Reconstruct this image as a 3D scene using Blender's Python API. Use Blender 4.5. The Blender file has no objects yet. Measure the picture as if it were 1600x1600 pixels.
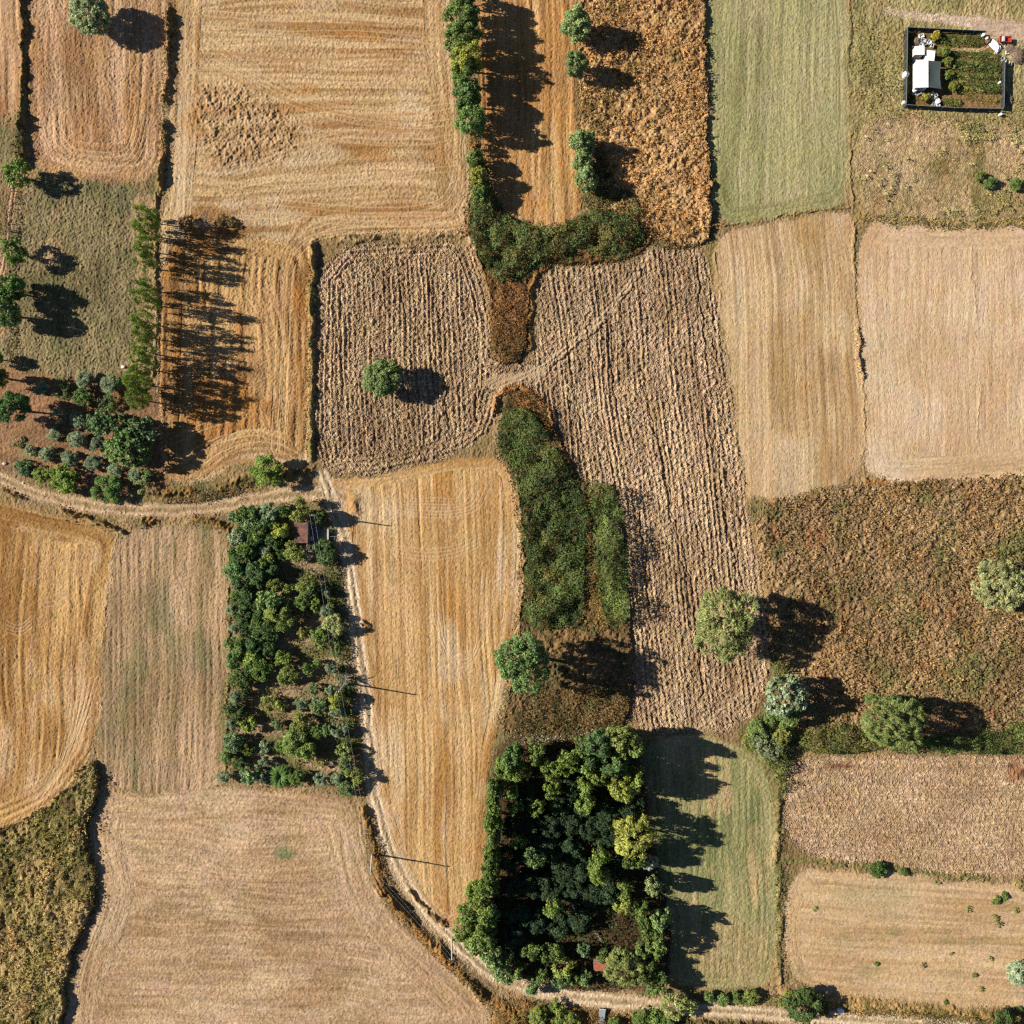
import bpy, math, random
import numpy as np
from mathutils import Vector

# ------------------------------------------------------------------ camera, sky, sun, exposure
S = bpy.context.scene
COL = S.collection
R = math.radians
PX = 8.0                      # photo pixels (1600 px) per metre on the ground
CAM_H = 200.0

cam_d = bpy.data.cameras.new('camera')
cam = bpy.data.objects.new('camera', cam_d)
COL.objects.link(cam)
cam.location = (0, 0, CAM_H)
cam.rotation_euler = (0, 0, 0)
cam_d.sensor_width = 36.0
cam_d.lens = 36.0
cam_d.clip_start = 1.0
cam_d.clip_end = 20000.0
S.camera = cam

SUN_EL, SUN_SLOPE = 32.0, 9.0
world = bpy.data.worlds.new('World')
S.world = world
world.use_nodes = True
wn = world.node_tree
bg = wn.nodes['Background']
sky = wn.nodes.new('ShaderNodeTexSky')
sky.sky_type = 'NISHITA'
sky.sun_disc = False
sky.sun_elevation = R(SUN_EL)
sky.sun_rotation = R(270 + SUN_SLOPE)
sky.air_density = 0.6
sky.dust_density = 0.3
sky.ozone_density = 3.0
wn.links.new(sky.outputs[0], bg.inputs[0])
bg.inputs[1].default_value = 0.058
sd = bpy.data.lights.new('sun', 'SUN')
sd.energy = 5.0
sd.angle = R(0.5)
sd.color = (1.0, 0.945, 0.82)
sun = bpy.data.objects.new('sun', sd)
COL.objects.link(sun)
ld = Vector((math.cos(R(SUN_EL)) * math.cos(R(SUN_SLOPE)),
             -math.cos(R(SUN_EL)) * math.sin(R(SUN_SLOPE)), -math.sin(R(SUN_EL))))
sun.rotation_euler = ld.to_track_quat('-Z', 'Y').to_euler()
sun.location = (-80, 12, 60)
S.view_settings.view_transform = 'Standard'
S.view_settings.look = 'None'
S.view_settings.gamma = 1.0
S.view_settings.exposure = 1.09
S.cycles.use_denoising = False
S.cycles.filter_width = 1.35
GAIN = 1.70                   # displayed linear value of a sunlit flat surface / its albedo

# ------------------------------------------------------------------ helpers
def lin(c):
    a = np.asarray(c, dtype=np.float64) / 255.0
    return np.where(a <= 0.04045, a / 12.92, ((a + 0.055) / 1.055) ** 2.4)

def alb(c):                    # sunlit look (sRGB 0..255) -> albedo
    c = np.asarray(c, float)
    l = c @ np.array([.3, .59, .11])
    return lin((l + (c - l) * np.array([.88, .86, .86])) * 0.99) / GAIN

def fol(c):                    # sunlit leaf look -> albedo
    c = np.asarray(c, float)
    k = c @ np.array([.3, .59, .11])
    return lin((k + (c - k) * .98) * np.array([1.0, .99, .97])) / GAIN

def W(x, y):
    return ((x - 800.0) / PX, (800.0 - y) / PX)

def Wz(x, y, z):
    k = (CAM_H - z) / CAM_H
    return ((x - 800.0) / PX * k, (800.0 - y) / PX * k)

def tag(o, label=None, cat=None, group=None, kind=None):
    if label: o['label'] = label
    if cat: o['category'] = cat
    if group: o['group'] = group
    if kind: o['kind'] = kind
    return o

def empty(name, loc, rz=0.0, sc=1.0):
    o = bpy.data.objects.new(name, None)
    COL.objects.link(o)
    o.location = loc
    o.rotation_euler = (0, 0, rz)
    o.scale = (sc, sc, sc)
    o.empty_display_size = 0.3
    return o

def link(name, me, parent=None, col=None):
    o = bpy.data.objects.new(name, me)
    COL.objects.link(o)
    if parent is not None: o.parent = parent
    if col is not None: o.color = (col[0], col[1], col[2], 1.0)
    return o

def np_mesh(name, V, F, mat, vcol=None, smooth=False):
    """V (n,3), F (m,k) all faces with k corners"""
    V = np.ascontiguousarray(V, dtype=np.float32)
    F = np.ascontiguousarray(F, dtype=np.int32)
    me = bpy.data.meshes.new(name)
    m, k = F.shape
    me.vertices.add(len(V))
    me.vertices.foreach_set('co', V.ravel())
    me.loops.add(m * k)
    me.loops.foreach_set('vertex_index', F.ravel())
    me.polygons.add(m)
    me.polygons.foreach_set('loop_start', np.arange(0, m * k, k, dtype=np.int32))
    if vcol is not None:
        a = me.color_attributes.new('Col', 'FLOAT_COLOR', 'POINT')
        c4 = np.ones((len(V), 4), dtype=np.float32)
        c4[:, :3] = vcol
        a.data.foreach_set('color', c4.ravel())
    me.update(calc_edges=True)
    me.polygons.foreach_set('use_smooth', np.full(m, bool(smooth)))
    me.materials.append(mat)
    return me

class MB:
    """collects boxes / tubes / prisms, links them as ONE mesh object"""
    def __init__(s): s.v = []; s.f = []
    def add(s, vs, fs):
        o = len(s.v)
        s.v += [tuple(p) for p in vs]
        s.f += [tuple(i + o for i in f) for f in fs]
        return s
    def box(s, c, d, rz=0.0, tilt=None):
        x, y, z = d[0] / 2, d[1] / 2, d[2] / 2
        vs = []
        ca, sa = math.cos(rz), math.sin(rz)
        for sx, sy, sz in ((-1,-1,-1),(1,-1,-1),(1,1,-1),(-1,1,-1),(-1,-1,1),(1,-1,1),(1,1,1),(-1,1,1)):
            px, py, pz = sx * x, sy * y, sz * z
            if tilt: pz += tilt[0] * px + tilt[1] * py
            vs.append((c[0] + px * ca - py * sa, c[1] + px * sa + py * ca, c[2] + pz))
        return s.add(vs, [(0,3,2,1),(4,5,6,7),(0,1,5,4),(1,2,6,5),(2,3,7,6),(3,0,4,7)])
    def tube(s, pts, rads, n=6, cap=True):
        pts = [Vector(p) for p in pts]
        vs = []; fs = []
        up0 = None
        for i, p in enumerate(pts):
            t = (pts[min(i + 1, len(pts) - 1)] - pts[max(i - 1, 0)]).normalized()
            a = Vector((1, 0, 0)) if abs(t.x) < 0.8 else Vector((0, 1, 0))
            if up0 is None: up0 = a
            a = up0 if abs(up0.dot(t)) < 0.95 else a
            b = t.cross(a).normalized(); a2 = b.cross(t)
            r = rads[i] if hasattr(rads, '__len__') else rads
            for k in range(n):
                q = 2 * math.pi * k / n
                vs.append(p + (a2 * math.cos(q) + b * math.sin(q)) * r)
        for i in range(len(pts) - 1):
            for k in range(n):
                fs.append((i * n + k, i * n + (k + 1) % n, (i + 1) * n + (k + 1) % n, (i + 1) * n + k))
        if cap:
            fs.append(tuple(range(n - 1, -1, -1)))
            fs.append(tuple((len(pts) - 1) * n + k for k in range(n)))
        return s.add(vs, fs)
    def lathe(s, c, prof, n=16):
        vs = []; fs = []
        for r, z in prof:
            for k in range(n):
                q = 2 * math.pi * k / n
                vs.append((c[0] + r * math.cos(q), c[1] + r * math.sin(q), c[2] + z))
        for i in range(len(prof) - 1):
            for k in range(n):
                fs.append((i * n + k, i * n + (k + 1) % n, (i + 1) * n + (k + 1) % n, (i + 1) * n + k))
        fs.append(tuple(range(n - 1, -1, -1)))
        fs.append(tuple((len(prof) - 1) * n + k for k in range(n)))
        return s.add(vs, fs)
    def build(s, name, mat, parent=None, bevel=0.0):
        me = bpy.data.meshes.new(name)
        me.from_pydata(s.v, [], s.f)
        me.validate(); me.update()
        me.materials.append(mat)
        o = link(name, me, parent)
        if bevel:
            b = o.modifiers.new('bevel', 'BEVEL'); b.width = bevel; b.segments = 2; b.limit_method = 'ANGLE'
        return o

# ------------------------------------------------------------------ noise
def _h(ix, iy, seed):
    h = (ix.astype(np.uint32) * np.uint32(374761393)) ^ (iy.astype(np.uint32) * np.uint32(668265263)) ^ np.uint32((seed * 2246822519) & 0xffffffff)
    h = (h ^ (h >> np.uint32(13))) * np.uint32(1274126177)
    h = (h ^ (h >> np.uint32(15))) * np.uint32(2654435761)
    return ((h ^ (h >> np.uint32(16))) & np.uint32(0xffffff)).astype(np.float32) / np.float32(0xffffff)

def vn(x, y, seed=0):
    x = np.asarray(x, dtype=np.float32) + np.float32(5000); y = np.asarray(y, dtype=np.float32) + np.float32(5000)
    xf = np.floor(x); yf = np.floor(y)
    ix = xf.astype(np.int32); iy = yf.astype(np.int32)
    fx = x - xf; fy = y - yf
    fx = fx * fx * (3 - 2 * fx); fy = fy * fy * (3 - 2 * fy)
    a = _h(ix, iy, seed); b = _h(ix + 1, iy, seed); c = _h(ix, iy + 1, seed); d = _h(ix + 1, iy + 1, seed)
    return (a + (b - a) * fx) * (1 - fy) + (c + (d - c) * fx) * fy

def fbm(x, y, seed=0, o=3):
    t = 0; a = 0.5; n = 0
    for i in range(o):
        t = t + a * vn(x * 2 ** i, y * 2 ** i, seed + 17 * i); n += a; a *= 0.5
    return t / n

def sst(a, b, x):
    t = np.clip((x - a) / (b - a), 0, 1)
    return t * t * (3 - 2 * t)

def chaikin(p, it=2, closed=True):
    p = np.asarray(p, float)
    for _ in range(it):
        q = np.roll(p, -1, 0) if closed else p[1:]
        a = p if closed else p[:-1]
        n = np.empty((len(a) * 2, 2))
        n[0::2] = a * 0.75 + q * 0.25
        n[1::2] = a * 0.25 + q * 0.75
        p = n if closed else np.vstack([p[:1], n, p[-1:]])
    return p

def inside(poly, x, y):
    r = np.zeros(x.shape, bool)
    n = len(poly)
    for i in range(n):
        x1, y1 = poly[i]; x2, y2 = poly[(i + 1) % n]
        if y1 == y2: continue
        c = ((y1 > y) != (y2 > y)) & (x < (x2 - x1) * (y - y1) / (y2 - y1) + x1)
        r ^= c
    return r

def dist_poly(poly, x, y, closed=True):
    """distance (px) to polyline and arclength of nearest point"""
    best = np.full(x.shape, 1e9, np.float32); arc = np.zeros(x.shape, np.float32)
    L = 0.0; n = len(poly)
    for i in range(n if closed else n - 1):
        x1, y1 = poly[i]; x2, y2 = poly[(i + 1) % n]
        dx, dy = x2 - x1, y2 - y1
        l2 = dx * dx + dy * dy
        if l2 < 1e-9: continue
        t = np.clip(((x - x1) * dx + (y - y1) * dy) / l2, 0, 1)
        d = np.hypot(x - x1 - t * dx, y - y1 - t * dy)
        m = d < best
        best = np.where(m, d, best)
        l = math.sqrt(l2)
        arc = np.where(m, L + t * l, arc)
        L += l
    return best, arc

# ------------------------------------------------------------------ materials
def new_mat(name):
    m = bpy.data.materials.new(name); m.use_nodes = True
    return m, m.node_tree, m.node_tree.nodes['Principled BSDF']

def ground_mat():
    m, t, b = new_mat('soil_and_straw')
    a = t.nodes.new('ShaderNodeAttribute'); a.attribute_name = 'Col'
    g = t.nodes.new('ShaderNodeNewGeometry')
    n = t.nodes.new('ShaderNodeTexNoise'); n.inputs['Scale'].default_value = 9.0; n.inputs['Detail'].default_value = 3
    t.links.new(g.outputs['Position'], n.inputs['Vector'])
    mr = t.nodes.new('ShaderNodeMapRange')
    mr.inputs[1].default_value = 0.25; mr.inputs[2].default_value = 0.75
    mr.inputs[3].default_value = 0.84; mr.inputs[4].default_value = 1.16
    t.links.new(n.outputs[0], mr.inputs[0])
    mx = t.nodes.new('ShaderNodeVectorMath'); mx.operation = 'SCALE'
    t.links.new(a.outputs['Color'], mx.inputs[0]); t.links.new(mr.outputs[0], mx.inputs[3])
    t.links.new(mx.outputs[0], b.inputs['Base Color'])
    b.inputs['Roughness'].default_value = 1.0
    b.inputs['Specular IOR Level'].default_value = 0.03
    bp = t.nodes.new('ShaderNodeBump'); bp.inputs['Strength'].default_value = 0.6; bp.inputs['Distance'].default_value = 0.08
    t.links.new(n.outputs[0], bp.inputs['Height']); t.links.new(bp.outputs[0], b.inputs['Normal'])
    return m

def leaf_mat():
    m, t, b = new_mat('leaves')
    a = t.nodes.new('ShaderNodeAttribute'); a.attribute_name = 'Col'
    oi = t.nodes.new('ShaderNodeObjectInfo')
    mx = t.nodes.new('ShaderNodeVectorMath'); mx.operation = 'MULTIPLY'
    t.links.new(a.outputs['Color'], mx.inputs[0]); t.links.new(oi.outputs['Color'], mx.inputs[1])
    t.links.new(mx.outputs[0], b.inputs['Base Color'])
    b.inputs['Roughness'].default_value = 0.6
    b.inputs['Specular IOR Level'].default_value = 0.2
    tr = t.nodes.new('ShaderNodeBsdfTranslucent')
    sc = t.nodes.new('ShaderNodeVectorMath'); sc.operation = 'MULTIPLY'; sc.inputs[1].default_value = (1.1, 1.25, 0.6)
    t.links.new(mx.outputs[0], sc.inputs[0]); t.links.new(sc.outputs[0], tr.inputs[0])
    ms = t.nodes.new('ShaderNodeMixShader'); ms.inputs[0].default_value = 0.22
    t.links.new(b.outputs[0], ms.inputs[1]); t.links.new(tr.outputs[0], ms.inputs[2])
    t.links.new(ms.outputs[0], t.nodes['Material Output'].inputs[0])
    return m

def plain(name, c, var=0.25, scale=3.0, rough=0.8, c2=None, metal=0.0):
    """weathered surface: colour broken by two noises"""
    m, t, b = new_mat(name)
    c = np.asarray(c, float)
    c2 = c * (1 - var) if c2 is None else np.asarray(c2, float)
    tc = t.nodes.new('ShaderNodeNewGeometry')
    n = t.nodes.new('ShaderNodeTexNoise'); n.inputs['Scale'].default_value = scale; n.inputs['Detail'].default_value = 5
    t.links.new(tc.outputs['Position'], n.inputs['Vector'])
    r = t.nodes.new('ShaderNodeValToRGB')
    r.color_ramp.elements[0].position = 0.35; r.color_ramp.elements[1].position = 0.65
    r.color_ramp.elements[0].color = (*c2, 1); r.color_ramp.elements[1].color = (*c, 1)
    t.links.new(n.outputs[0], r.inputs[0]); t.links.new(r.outputs[0], b.inputs['Base Color'])
    b.inputs['Roughness'].default_value = rough; b.inputs['Metallic'].default_value = metal
    b.inputs['Specular IOR Level'].default_value = 0.25
    return m

M_GROUND = ground_mat()
M_LEAF = leaf_mat()
M_BARK = plain('bark', (0.10, 0.075, 0.05), 0.45, 6)
M_PALEBARK = plain('grey_bark', (0.30, 0.26, 0.21), 0.4, 6)
M_WHITE = plain('white_sheet', (0.66, 0.66, 0.64), 0.10, 1.0, 0.55)
M_WHITEDIRTY = plain('dirty_white', (0.55, 0.53, 0.50), 0.45, 3.0, 0.7)
M_DARKNET = plain('shade_net', (0.065, 0.085, 0.08), 0.35, 5.0, 0.9)
M_FENCE = plain('fence_mesh', (0.03, 0.035, 0.033), 0.4, 4.0, 0.9)
M_FENCETOP = plain('fence_rail', (0.16, 0.18, 0.18), 0.4, 4.0, 0.7)
M_RED = plain('red_paint', (0.42, 0.04, 0.03), 0.45, 4.0, 0.5)
M_RUST = plain('rusty_roof', (0.17, 0.075, 0.05), 0.55, 1.6, 0.9, c2=(0.06, 0.04, 0.035))
M_CONC = plain('concrete', (0.20, 0.20, 0.19), 0.35, 1.5, 0.9)
M_PALECONC = plain('pale_concrete', (0.46, 0.43, 0.38), 0.3, 2.0, 0.85)
M_WOOD = plain('grey_wood', (0.22, 0.17, 0.13), 0.45, 5.0, 0.9)
M_METAL = plain('wire_metal', (0.40, 0.41, 0.42), 0.2, 5.0, 0.5)
M_GREY = plain('grey_metal', (0.24, 0.26, 0.28), 0.35, 3.0, 0.6)
M_TYRE = plain('rubber', (0.02, 0.02, 0.02), 0.3, 5.0, 0.9)
M_PLASTER = plain('plaster', (0.40, 0.37, 0.33), 0.3, 2.0, 0.9)
M_TWIG = plain('dry_twigs', (0.26, 0.19, 0.13), 0.45, 5.0, 1.0)
M_GLASS = plain('dark_glass', (0.03, 0.04, 0.05), 0.3, 1.0, 0.2)

# ------------------------------------------------------------------ the land: one relief grid, split along the field edges
STEP = 0.14
EXT = 112.0
NG = int(2 * EXT / STEP) + 1
ax = np.linspace(-EXT, EXT, NG, dtype=np.float32)
GX, GY = np.meshgrid(ax, ax)
gx = GX.ravel(); gy = GY.ravel()
qx = gx * PX + 800.0            # photo pixel coordinates of every vertex
qy = 800.0 - gy * PX
jx = qx + 7.0 * (vn(gx / 2.2, gy / 2.2, 1) - .5) + 4.0 * (vn(gx / .6, gy / .6, 2) - .5) + 4 * (vn(gx / 9, gy / 9, 5) - .5)
jy = qy + 7.0 * (vn(gx / 2.2, gy / 2.2, 3) - .5) + 4.0 * (vn(gx / .6, gy / .6, 4) - .5) + 4 * (vn(gx / 9, gy / 9, 6) - .5)
N = len(gx)
grain = np.random.RandomState(3).rand(N).astype(np.float32)
gmid = .5 + .8 * (vn((gx * .83 + gy * .56) / .43, (gy * .83 - gx * .56) / .43, 11) + vn((gx * .45 - gy * .89) / .27, (gy * .45 + gx * .89) / .27, 12) - 1)
REG = np.zeros(N, np.int16)
ALB = np.zeros((N, 3), np.float32)
HGT = np.zeros(N, np.float32)
names = ['ground']

def mix3(a, b, t):
    return a + (b - a) * t[:, None]

def paint(sp, idx, poly):
    x = gx[idx]; y = gy[idx]; X = qx[idx]; Y = qy[idx]
    sl = sp.get('sl', 0.0); seed = sp.get('seed', len(names) * 31)
    horiz = sp.get('hz', False)
    ux, vx = (y, x) if not horiz else (x, y)
    nrm = math.hypot(1, sl)
    wv = sp.get('warp', 1.2) * (fbm(x / 22, y / 22, seed + 5, 2) - .5) * 2
    v = (vx + ux * sl) / nrm + wv
    if 'bend' in sp:
        bx, ba, bw = sp['bend']       # extra bow of the rows: centre px, amplitude m, width m
        v = v + ba * np.exp(-((ux - bx) / bw) ** 2)
    u = ux
    hl = sp.get('hl', 0.0)
    if hl and poly is not None:
        d, arc = dist_poly(poly, X, Y)
        d = d / PX; arc = arc / PX
        d2 = d + .8 * (vn(x / 9, y / 9, seed + 77) - .5)
        head = d2 < hl
        v = np.where(head, d + 300, v); u = np.where(head, arc, u)
    rs = sp.get('rs', .5); L = sp.get('L', 14.0)
    s1 = vn(v / rs, u / L, seed); s2 = vn(v / (rs * 2.7), u / (L * 2.2), seed + 1); s4 = vn(v / (rs * 8), u / (L * 3), seed + 4)
    s3 = fbm(x / 11, y / 11, seed + 2, 3)
    s = sp.get('s', .6)
    t = np.clip(.5 + s * ((.42 * s1 + .33 * s2 + .25 * s4) - .5) * 2.6 + sp.get('lf', .9) * (s3 - .5), 0, 1)
    c = mix3(alb(sp['c'][0])[None, :], alb(sp['c'][1])[None, :], t)
    for pc, amt, size, lo in sp.get('patch', []):
        pm = amt * sst(lo, lo + .22, .65 * fbm(x / size, y / size, seed + 40 + int(size * 3), 3) + .35 * s2)
        c = mix3(c, alb(pc)[None, :], pm)
    g = sp.get('g', .28)
    gm = gmid[idx]
    c = c * (1 + g * (grain[idx] - .5) + g * (gm - .5) * 1.2)[:, None]
    ch = (vn(x / .45, y / .45, 801) - .5) + .9 * (vn(x / 2.6, y / 2.6, 802) - .5) + .7 * (vn(v / .5, u / 6, 803) - .5)
    ch2 = (vn(x / .6, y / .6, 804) - .5) + .8 * (vn(x / 4.1, y / 4.1, 805) - .5)
    c = c * np.stack([1 + .07 * ch2, 1 - .02 * ch, 1 + .12 * ch], 1)
    us = u + 6 * vn(v / .37, u / 40, seed + 88)
    vv = v + .10 * (vn(x / 1.3, y / 1.3, seed + 87) - .5)
    spk = np.clip(vn(vv / .21, us / .5, seed + 90) - .66, 0, 1) * 2.9
    fin = vn(vv / .17, us / (L * .35), seed + 91) - .5
    fi2 = vn(vv / .34, us / (L * .6), seed + 92) - .5
    fs = sp.get('fine', .25) * (.5 + 1.0 * vn(x / 6, y / 6, seed + 93))
    c = c * (1 - sp.get('spk', .24) * spk + fs * (fin * .9 + fi2 * .8))[:, None]
    h = sp.get('h', .10) * (s1 - .5) + .09 * fin * sp.get('fine', .30) - .06 * spk + .5 * sp.get('h', .1) * (s2 - .5) + .75 * sp.get('hg', .10) * (gm - .5)
    if 'plough' in sp:
        spc, amp, clod = sp['plough']
        ph = v / spc + .32 * (vn(x / 2.5, y / 2.5, seed + 60) - .5) + .12 * (vn(x / .8, y / .8, seed + 59) - .5)
        rid = .5 + .5 * np.cos(ph * 2 * math.pi)
        k = np.floor(ph)
        am = .15 + 1.1 * _h(k.astype(np.int32) + 9000, (u / 23).astype(np.int32) + 500, seed) * (.45 + 1.1 * vn(v / 1.6, u / 11, seed + 61) ** 1.5)
        cl = np.clip(vn(x / .36, y / .36, seed + 62) - .40, 0, 1) * 1.5 + .5 * (grain[idx] - .5)
        cl2 = np.clip(vn(x / .62 + 40, y / .62, seed + 63) - .45, 0, 1) * 1.7
        h = -.22 + amp * rid * am + clod * (cl + cl2) + sp.get('hg', .1) * (grain[idx] - .5)
        dk = np.clip((1 - rid) * am * .8, 0, 1)
        c = c * (1 - .15 * dk + .16 * rid * am + .30 * (cl - .3))[:, None]
    if 'weed' in sp:
        h0, hv, size = sp['weed']
        w1 = vn(x / size, y / size, seed + 70); w2 = vn(x / (size * .45), y / (size * .45), seed + 71); w3 = fbm(x / 7, y / 7, seed + 72, 2)
        h = h0 + hv * (w1 * .6 + w2 * .5 - .5 + .8 * (w3 - .5)) + .12 * (grain[idx] - .5)
    ALB[idx] = c
    HGT[idx] = h

bbox_pad = 12
def field(name, poly, **sp):
    rnd = sp.get('round', 2)
    poly = chaikin(poly, rnd) if rnd else np.asarray(poly, float)
    a = poly.min(0) - bbox_pad; b = poly.max(0) + bbox_pad
    idx = np.where((qx > a[0]) & (qx < b[0]) & (qy > a[1]) & (qy < b[1]))[0]
    kx, ky = (jx, jy) if sp.get('rag', True) else (qx, qy)
    idx = idx[inside(poly, kx[idx], ky[idx])]
    REG[idx] = len(names)
    names.append(name)
    paint(sp, idx, poly)

def track(name, pts, wid, **sp):
    pts = chaikin(pts, 2, False)
    a = pts.min(0) - 40; b = pts.max(0) + 40
    idx = np.where((qx > a[0]) & (qx < b[0]) & (qy > a[1]) & (qy < b[1]))[0]
    d, arc = dist_poly(pts, jx[idx] * .5 + qx[idx] * .5, jy[idx] * .5 + qy[idx] * .5, False)
    ww = np.interp(arc, [0, arc.max()], wid) / 2
    ww = ww * (.86 + .28 * vn(gx[idx] / 3, gy[idx] / 3, 96))
    m = (d < ww) & (arc > .01) & (arc < arc.max() - .01)
    idx = idx[m]; d = d[m]; arc = arc[m]; ww = ww[m]
    REG[idx] = len(names); names.append(name)
    x = gx[idx]; y = gy[idx]
    r = d / ww
    rut = np.exp(-((r - .52) / .26) ** 2) * (.35 + .9 * vn(x / 2.5, y / 2.5, 97))
    mid = np.exp(-(r / .22) ** 2)
    c = mix3(alb(sp['c'][1])[None, :], alb(sp['c'][0])[None, :], np.clip(rut + .35 * fbm(x / 4, y / 4, 91), 0, 1))
    if 'mid' in sp:
        c = mix3(c, alb(sp['mid'])[None, :], np.clip(mid * sst(.35, .6, fbm(x / 3, y / 3, 92)), 0, 1) * .7)
    c = c * (1 + .22 * (grain[idx] - .5) + .2 * (gmid[idx] - .5))[:, None]
    stn = sst(.72, .8, vn(x / .3, y / .3, 98))
    c = c * (1 - .35 * sst(.55, .75, fbm(x / 2, y / 2, 99)) * (1 - rut) * .6 + .25 * stn)[:, None]
    ALB[idx] = c
    HGT[idx] = -.14 * rut + .08 * (gmid[idx] - .5) + .05 * stn + .10 * mid * vn(x / .5, y / .5, 100)

def bank(pts, w, h, c=None, rough=.7, ca=.9, clump=1.5, gap=0.0):
    """a grassy bank or overgrown ditch lip along a boundary (w in px half width, h in m)"""
    pts = chaikin(pts, 1, False)
    a = pts.min(0) - 5 * w - 10; b = pts.max(0) + 5 * w + 10
    idx = np.where((qx > a[0]) & (qx < b[0]) & (qy > a[1]) & (qy < b[1]))[0]
    d, arc = dist_poly(pts, jx[idx], jy[idx], False)
    m = d < 2.6 * w
    idx = idx[m]; d = d[m]
    x = gx[idx]; y = gy[idx]
    k = np.exp(-(d / w) ** 2 * 1.1)
    n1 = vn(x / clump, y / clump, 301); n2 = vn(x / (clump * .35), y / (clump * .35), 302); n3 = vn(x / 6, y / 6, 303)
    if gap: k = k * sst(gap - .12, gap + .12, n3)
    n4 = vn(x / 4.5, y / 4.5, 305)
    HGT[idx] += h * k * (1 - rough + rough * (n1 * .9 + n2 * .8)) * (.45 + .9 * n4)
    if c is not None:
        t = np.clip(sst(.25, .6, k * (.75 + .5 * n2)) * ca, 0, 1)
        cc = mix3(alb(c[0])[None, :], alb(c[1])[None, :], sst(.3, .7, n1 * .6 + n2 * .4))
        cc = cc * (1 + .45 * (grain[idx] - .5))[:, None]
        ALB[idx] = mix3(ALB[idx], cc, t)

def blotch(poly, c, amt, rough, fade=26):
    """a rough unworked patch that fades into its field"""
    poly = chaikin(poly, 2)
    a = poly.min(0) - 40; b = poly.max(0) + 40
    idx = np.where((qx > a[0]) & (qx < b[0]) & (qy > a[1]) & (qy < b[1]))[0]
    x = gx[idx]; y = gy[idx]
    d, _ = dist_poly(poly, qx[idx], qy[idx])
    d = np.where(inside(poly, qx[idx], qy[idx]), d, -d) + 30 * (fbm(x / 5, y / 5, 401, 2) - .5)
    k = sst(-fade * .4, fade, d)
    n = vn(x / .7, y / .7, 402) * .6 + vn(x / .35, y / .35, 403) * .4
    cc = mix3(alb(c[0])[None, :], alb(c[1])[None, :], sst(.3, .65, n)) * (1 + .35 * (grain[idx] - .5))[:, None]
    ALB[idx] = mix3(ALB[idx], cc, k * amt * (.5 + .7 * fbm(x / 3, y / 3, 404, 2)))
    HGT[idx] += k * rough * (n - .5) * 1.6

def ditch(pts, w, h):
    bank(pts, w, -h, ((96, 84, 56), (120, 98, 62)), .5, .7)

def wheel(pts, w, c, amt=.5, gauge=0.0, closed=False):
    """pale wheelings (or a pair of them, gauge px apart) pressed into a field"""
    pts = chaikin(pts, 3, closed)
    a = pts.min(0) - 20; b = pts.max(0) + 20
    idx = np.where((qx > a[0]) & (qx < b[0]) & (qy > a[1]) & (qy < b[1]))[0]
    d, arc = dist_poly(pts, qx[idx] * .8 + jx[idx] * .2, qy[idx] * .8 + jy[idx] * .2, closed)
    d = np.abs(d - gauge / 2)
    k = np.exp(-(d / w) ** 2) * amt * (.5 + .8 * vn(gx[idx] / 2, gy[idx] / 2, 95))
    m = k > .02
    idx = idx[m]; k = np.clip(k[m], 0, 1)
    ALB[idx] = mix3(ALB[idx], alb(c)[None, :], k)
    HGT[idx] = HGT[idx] * (1 - .85 * np.clip(k * 1.3, 0, 1)) - .10 * k

# whole grid first: dry verge grass
paint(dict(c=[(176, 142, 96), (128, 104, 64)], sl=0, rs=.9, L=3, s=.4, seed=7, patch=[((104, 104, 58), .6, 6, .5)], h=.1, hg=.25, warp=3), np.arange(N), None)

TAN = [(208, 174, 132), (170, 128, 82)]
# --- north-west block
field('stubble_field', [(-100,-100),(40,-100),(37,60),(39,130),(28,185),(-100,178)], c=[(205,162,118),(165,112,66)], rs=.7, L=12, h=.2, s=.8)
field('meadow', [(-100,188),(22,196),(28,240),(20,290),(-100,300)], c=[(150,132,88),(112,106,66)], rs=1, L=3, s=.4, hg=.2)
field('stubble_field', [(46,-100),(260,-100),(262,60),(256,180),(248,284),(150,282),(60,266),(46,230),(44,120)], c=[(210,166,124),(160,116,76)], rs=.7, L=9, s=.85, hl=7, h=.18, hg=.2, patch=[((206,152,92), .5, 5, .5)], round=2)
field('meadow', [(36,284),(60,274),(130,284),(240,292),(232,345),(222,480),(208,586),(120,592),(40,575),(-100,560),(-100,420),(10,380)], c=[(156,136,94),(112,102,66)], rs=1.0, L=3, s=.5, hg=.3, h=.12, g=.5, patch=[((182,144,104), .75, 5, .54), ((104,106,66), .45, 9, .52)])
field('meadow', [(196,300),(240,296),(246,420),(240,590),(205,590),(222,480)], c=[(190,154,112),(140,118,76)], rs=.7, L=8, s=.6, hg=.18)
field('orchard_ground', [(-100,560),(120,594),(245,586),(252,690),(280,770),(160,775),(60,752),(-100,705)], c=[(172,126,88),(126,92,62)], rs=1.0, L=5, s=.5, hg=.16, patch=[((150,134,88), .6, 5, .56)], sl=-.2, hz=True)
field('stubble_field', [(272,-100),(704,-100),(706,60),(716,170),(722,270),(738,345),(724,364),(600,364),(510,368),(488,384),(484,470),(482,700),(486,724),(450,736),(392,716),(330,748),(280,756),(248,740),(246,560),(252,380),(262,230),(270,100)],
      c=[(212,174,124),(164,118,68)], hz=True, rs=.5, L=16, s=.85, lf=.7, hl=5.5, warp=2.0, h=.12, hg=.16, patch=[((186,128,62), .75, 7, .53), ((218,190,150), .6, 10, .5)], round=1)
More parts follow.
